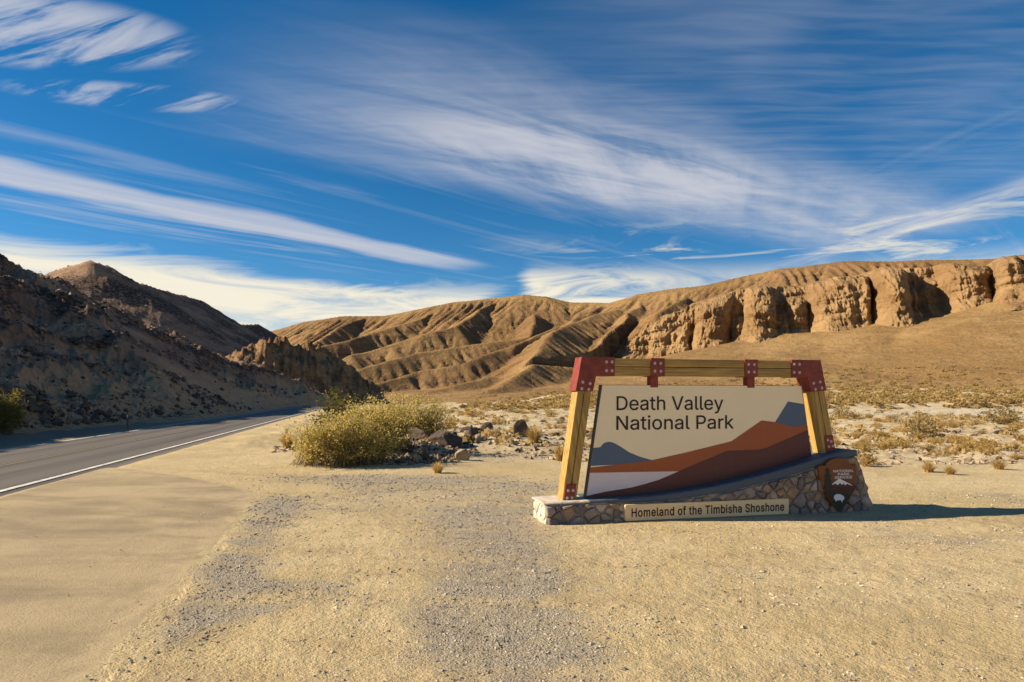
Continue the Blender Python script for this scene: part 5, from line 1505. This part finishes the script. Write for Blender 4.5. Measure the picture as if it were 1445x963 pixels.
def tuft_mesh(seed, n=260, mat=None, spread=1.0, droop=0.5):
    """dry grass tuft, unit size"""
    global NPR
    NPR = np.random.RandomState(seed)
    az = NPR.uniform(0, 6.283, n); ln = NPR.uniform(0.55, 1.1, n)
    out = NPR.uniform(0.0, 1.0, n) ** 0.7 * spread
    k = 4
    t = np.linspace(0, 1, k)[None, :, None]
    d = np.stack([np.cos(az) * out, np.sin(az) * out, 0 * az], -1)
    ft = d * 0.22 + NPR.normal(size=(n, 3)) * 0.05; ft[:, 2] = 0
    tip = d * ln[:, None] + np.stack([0 * az, 0 * az, ln * (1.0 - droop * out * out)], -1)
    ctl = d * 0.35 + np.stack([0 * az, 0 * az, ln * 0.65], -1)
    P = (1 - t) ** 2 * ft[:, None] + 2 * t * (1 - t) * ctl[:, None] + t * t * tip[:, None]
    V, F, tn = ribbons(P, np.full(n, 0.035), np.clip(NPR.normal(0.55, 0.25, n), 0, 1))
    me = mesh_np('tuft', V, F, False, {'tone': tn})
    me.materials.append(mat)
    return me
def scrub_mesh(seed, mat, n_stem=90, n_leaf=700):
    st, lf = shell_bush(1.0, 1.0, 1.0, n_stem, n_leaf, 0.13, seed, 0.35, 0.25, 0.02)
    V = np.concatenate([st[0], lf[0]]); F = np.concatenate([st[1], lf[1] + len(st[0])]); T = np.concatenate([np.clip(st[2] * 0 + 0.25, 0, 1), lf[2]])
    me = mesh_np('scrub', V, F, False, {'tone': T})
    me.materials.append(mat)
    return me
TUFTS = [tuft_mesh(400 + i, 420, M_DRY) for i in range(5)]
SCRUBS = [scrub_mesh(420 + i, M_SCRUB) for i in range(4)]
SCRUBD = [scrub_mesh(430 + i, M_DRY, 70, 800) for i in range(3)]

x, y = gp(468, 662)
make_bush('desert_bush', (x, y + 1.0, gz(x, y + 1.0) - 0.03), (1.42, 1.10, 1.22, 1400, 21000, 0.055, 440, 0.5, 0.95, 0.014), M_LEAF, 'big loose yellow green bush in front, left of the rock heap', 'bush')
x, y = gp(524, 648)
make_bush('desert_bush', (x, y + 0.6, gz(x, y + 0.6) - 0.03), (1.15, 0.9, 1.34, 900, 13000, 0.055, 443, 0.5, 0.95, 0.014), M_LEAF, 'yellow green bush in the middle, its right foot against the rock heap', 'bush')
x, y = gp(566, 632)
make_bush('desert_bush', (x, y + 0.7, gz(x, y + 0.7) - 0.03), (1.50, 1.1, 1.26, 1400, 17000, 0.060, 441, 0.5, 0.95, 0.015), M_LEAF, 'wide yellow green bush rising right behind the rock heap', 'bush')
make_bush('desert_bush', (-6.2, 24.5, gz(-6.2, 24.5)), (1.05, 0.9, 1.75, 300, 5000, 0.085, 445, 0.35, 0.4, 0.016), M_LEAFD, 'dark green open bush rising behind the left of the big yellow green bush', 'bush')
make_bush('desert_bush', (-4.9, 26.5, gz(-4.9, 26.5)), (1.1, 0.9, 1.30, 300, 6000, 0.085, 446, 0.35, 0.4, 0.016), M_LEAF, 'olive bush just showing over the middle of the big yellow green bush', 'bush')
def ray_left(px, py):
    a = (px - 722.5) / FP; e = (HY - py) / FP
    yy = np.linspace(10, 260, 4000)
    z = terrain_left(a * yy, yy)
    i = int(np.argmax(z > CH + e * yy))
    return float(a * yy[i]), float(yy[i]), float(z[i])
x, y, z = ray_left(6, 612)
make_bush('desert_bush', (x, y, z - 0.05), (0.95, 0.9, 1.75, 420, 8500, 0.075, 450, 0.35, 0.35, 0.014), M_LEAFD, 'green bush at the foot of the dark hill on the left edge', 'bush')
def put_plant(px, py, w, h, label, meshes, seed=None, group=None, cat='tuft', name='dry_grass_tuft'):
    x, y = gp(px, py)
    rs = random.Random(seed if seed is not None else int(px * 13 + py))
    o = bpy.data.objects.new(name, meshes[rs.randrange(len(meshes))])
    COL.objects.link(o)
    s = w / FP * y / 2
    o.location = (x, y + s * 0.5, gz(x, y + s * 0.5) - 0.01)
    o.scale = (s, s, h / FP * y)
    o.rotation_euler = (0, 0, rs.uniform(0, 6.28))
    tag(o, label, cat, group)
    return o
put_plant(754, 637, 44, 27, 'golden dry tuft beside the upright dark slab of rock', TUFTS, 1)
put_plant(617, 669, 34, 17, 'small pale straw tuft alone in front of the rock heap', TUFTS, 2)
put_plant(402, 636, 40, 24, 'orange straw tuft at the left foot of the big bush', TUFTS, 3)
put_plant(790, 652, 34, 26, 'straw tuft half hidden behind the left post of the sign', TUFTS, 4)
put_plant(1192, 591, 36, 20, 'grey shrub beside the pale wash, just right of the sign frame', SCRUBS, 5, None, 'shrub', 'desert_shrub')
put_plant(1308, 619, 60, 36, 'bare brown shrub casting a dark shadow on the stony flat', SCRUBS, 6, None, 'shrub', 'desert_shrub')
put_plant(1428, 602, 64, 26, 'wide grey green shrub at the right edge of the view', SCRUBS, 7, None, 'shrub', 'desert_shrub')
put_plant(1227, 660, 40, 22, 'brown scrub clump right behind the stone end of the sign base', SCRUBD, 8, None, 'shrub', 'desert_shrub')
put_plant(1316, 668, 36, 17, 'straw tuft at the edge of the gravel, left one of a pair', TUFTS, 9)
put_plant(1346, 671, 32, 13, 'low straw tuft at the edge of the gravel, right one of a pair', TUFTS, 10)
put_plant(1416, 664, 36, 15, 'straw tuft at the gravel edge near the right of the view', TUFTS, 11)
put_plant(1402, 640, 40, 20, 'round dry tuft among stones near the right of the view', SCRUBD, 12, None, 'tuft')
put_plant(1358, 634, 36, 16, 'dry tuft among stones midway between the bare brown shrub and the right edge', SCRUBD, 13, None, 'tuft')
put_plant(1262, 634, 34, 15, 'dry tuft among stones left of the bare brown shrub', SCRUBD, 14, None, 'tuft')
put_plant(668, 590, 40, 12, 'low straw coloured scrub behind the rock heap', SCRUBD, 15, None, 'shrub', 'desert_shrub')
put_plant(722, 583, 22, 9, 'grey scrub clump on the pale flat behind the upright slab', SCRUBS, 16, None, 'shrub', 'desert_shrub')
# countless-looking but countable scrub on the flats
rr = random.Random(21)
KINDS = [(SCRUBS, 'grey twiggy scrub'), (SCRUBD, 'rounded straw scrub'), (TUFTS, 'spiky straw tuft')]
def scatter_scrub(n, x0, x1, py0, py1, w0, w1, where, sd, ok=None, cols=()):
    c = 0
    while c < n:
        px, py = rr.uniform(x0, x1), py0 + (py1 - py0) * rr.random() ** 1.3
        X_, Y_ = gp(px, py)
        if ok and not ok(X_, Y_):
            continue
        ms, kind = KINDS[rr.choice((0, 1, 1, 1, 1, 2))]
        w = rr.uniform(w0, w1) * (0.5 + 0.5 * (py - 566) / 80)
        size = 'small' if w < 0.45 * w0 + 0.25 * w1 else 'larger'
        row = 'far back' if py < py0 + (py1 - py0) * 0.33 else 'midway back' if py < py0 + (py1 - py0) * 0.66 else 'near the gravel edge'
        col = ''
        for lim, nm in cols:
            if px < lim:
                col = nm
                break
        label = f'{size} {kind} {row}, {where}{col}'
        put_plant(px, py, w, w * rr.uniform(0.26, 0.42), label, ms, sd + c, label[:60], 'shrub', 'desert_shrub')
        c += 1
scatter_scrub(96, 1170, 1470, 590, 652, 14, 40, 'right of the sign', 1000, None, ((1250, ' close by'), (1350, ' about the bare shrub'), (1600, ' at the view edge')))
scatter_scrub(50, 630, 860, 578, 622, 12, 34, 'left of the sign', 2000, lambda X_, Y_: Y_ > 23.5, ((705, ' behind the heap'), (780, ' behind the slab'), (900, ' by its post')))
scatter_scrub(18, 870, 1120, 590, 640, 14, 34, 'behind the sign panel', 3000)
# far scrub: reads as one mass
def make_far_scrub():
    rs = np.random.RandomState(6)
    n = 5200
    y = 86 + 130 * rs.uniform(0, 1, n) ** 1.3
    x = rs.uniform(-0.12, 0.92, n) * y
    g = ground_h(x, y, np.full(n, 99.0))
    ix = np.clip(((x - MXS[0]) / (MXS[1] - MXS[0])).astype(int), 0, len(MXS) - 1)
    iy = np.clip(((y - MYS[0]) / (MYS[1] - MYS[0])).astype(int), 0, len(MYS) - 1)
    mh = np.where(y > MYS[0], MH[iy, ix], -9)
    z = np.maximum(g, mh)
    keep = (y - 0.10 * x > 84.5) & (mh < g + 3.0 + 2.5 * sst(x, 20, 80)) & (x > -0.02 * y - 6)
    keep &= (x > 6) | (rs.uniform(0, 1, n) < 0.35)
    x, y, z = x[keep], y[keep], z[keep]
    m = len(x)
    s = rs.uniform(0.30, 1.05, m)
    k = 34
    az = rs.uniform(0, 6.283, (m, k)); ev = np.arccos(rs.uniform(0.05, 1, (m, k)))
    r = rs.uniform(0.45, 1.0, (m, k))
    c = np.stack([np.sin(ev) * np.cos(az) * r, np.sin(ev) * np.sin(az) * r, np.cos(ev) * r * 0.62 + 0.05], -1) * s[:, None, None]
    c = c + np.stack([x, y, z], -1)[:, None, :]
    global NPR
    NPR = np.random.RandomState(61)
    tone = np.clip(np.repeat(rs.uniform(0.1, 0.9, m), k) + rs.normal(size=m * k) * 0.15, 0, 1)
    V, F, T = leaves(c.reshape(-1, 3), np.repeat(s * 0.5, k) * rs.uniform(0.6, 1.3, m * k), tone, 0.8)
    link('far_scrub', mesh_np('far_scrub', V, F, False, {'tone': T}), M_FARS, kind='stuff', label='dry scrub covering the flat below the mountains')
M_FARS = material('far_scrub', m_leaf((0.27, 0.175, 0.065), (0.50, 0.345, 0.135), (0.66, 0.48, 0.21)), 0.9, 0.1)
make_far_scrub()
def make_low_scrub():
    rs = np.random.RandomState(16)
    n = 2600
    y = 19.5 + 62 * rs.uniform(0, 1, n) ** 1.5
    x = rs.uniform(-0.14, 0.85, n) * y
    keep = (y + 0.25 * x > 20.5) & (sst(fbm(x * 0.25, y * 0.25, 3, 95), 0.0, 0.5) > rs.uniform(0, 1, n)) & (x > -3.2 - 0.02 * y)
    keep &= ~((y - 0.10 * x > 55) & (y - 0.10 * x < 84) & (x > 5) & (rs.uniform(0, 1, n) < 0.85))
    x, y = x[keep], y[keep]
    z = ground_h(x, y)
    m = len(x)
    s = 0.10 + 0.22 * rs.uniform(0, 1, m) ** 1.5 + 0.003 * y
    k = 26
    az = rs.uniform(0, 6.283, (m, k)); r = rs.uniform(0.2, 1.0, (m, k))
    c = np.stack([np.cos(az) * r, np.sin(az) * r, (1.05 - r) * rs.uniform(0.2, 0.8, (m, k))], -1) * s[:, None, None] + np.stack([x, y, z], -1)[:, None, :]
    global NPR
    NPR = np.random.RandomState(62)
    V, F, T = leaves(c.reshape(-1, 3), np.repeat(s * 0.5, k), np.clip(np.repeat(rs.uniform(0.2, 1, m), k) + rs.normal(size=m * k) * 0.15, 0, 1), 1.2)
    link('low_scrub', mesh_np('low_scrub', V, F, False, {'tone': T}), M_FARS, kind='stuff', label='low dry ground cover on the stony flat')
make_low_scrub()

# ---- roadside markers
def m_mark(c):
    return lambda nt: nt.mix(nt.noise(objc(nt), 6.0, 4), c, tuple(q * 0.7 for q in c))
M_MARK = material('marker_brown', m_mark((0.16, 0.11, 0.075)), 0.7)
M_MARKY = material('marker_yellow', m_mark((0.75, 0.55, 0.06)), 0.6)
M_MARKW = material('marker_white', m_mark((0.7, 0.66, 0.6)), 0.5)
def marker(loc, h, label, head=None):
    root = bpy.data.objects.new('road_marker', None)
    COL.objects.link(root)
    root.location = loc
    tag(root, label, 'marker post')
    link('post', prism([(-0.045, -0.2), (0.045, -0.2), (0.045, h - 0.03), (0.02, h), (-0.02, h), (-0.045, h - 0.03)], -0.012, 0.012), M_MARK, root)
    if head == 'round':
        poly = [(0.21 * math.cos(R(a)), h + 0.1 + 0.24 * math.sin(R(a))) for a in range(0, 360, 20)]
        link('marker_plate', prism(poly, -0.02, -0.013), M_MARKY, root)
    else:
        link('reflector', prism([(-0.035, h - 0.22), (0.035, h - 0.22), (0.035, h - 0.08), (-0.035, h - 0.08)], -0.018, -0.0125), M_MARKW, root)
x, y, z = ray_left(180, 611)
marker((x, y, z), 0.95, 'thin brown roadside post at the foot of the dark hill')
x, y = gp(404, 625)
marker((x, y, gz(x, y)), 0.55, 'short thin post at the left of the big bush')
marker((-19.4, 96, gz(-19.4, 96)), 1.25, 'round yellow road marker showing above the big bush', 'round')
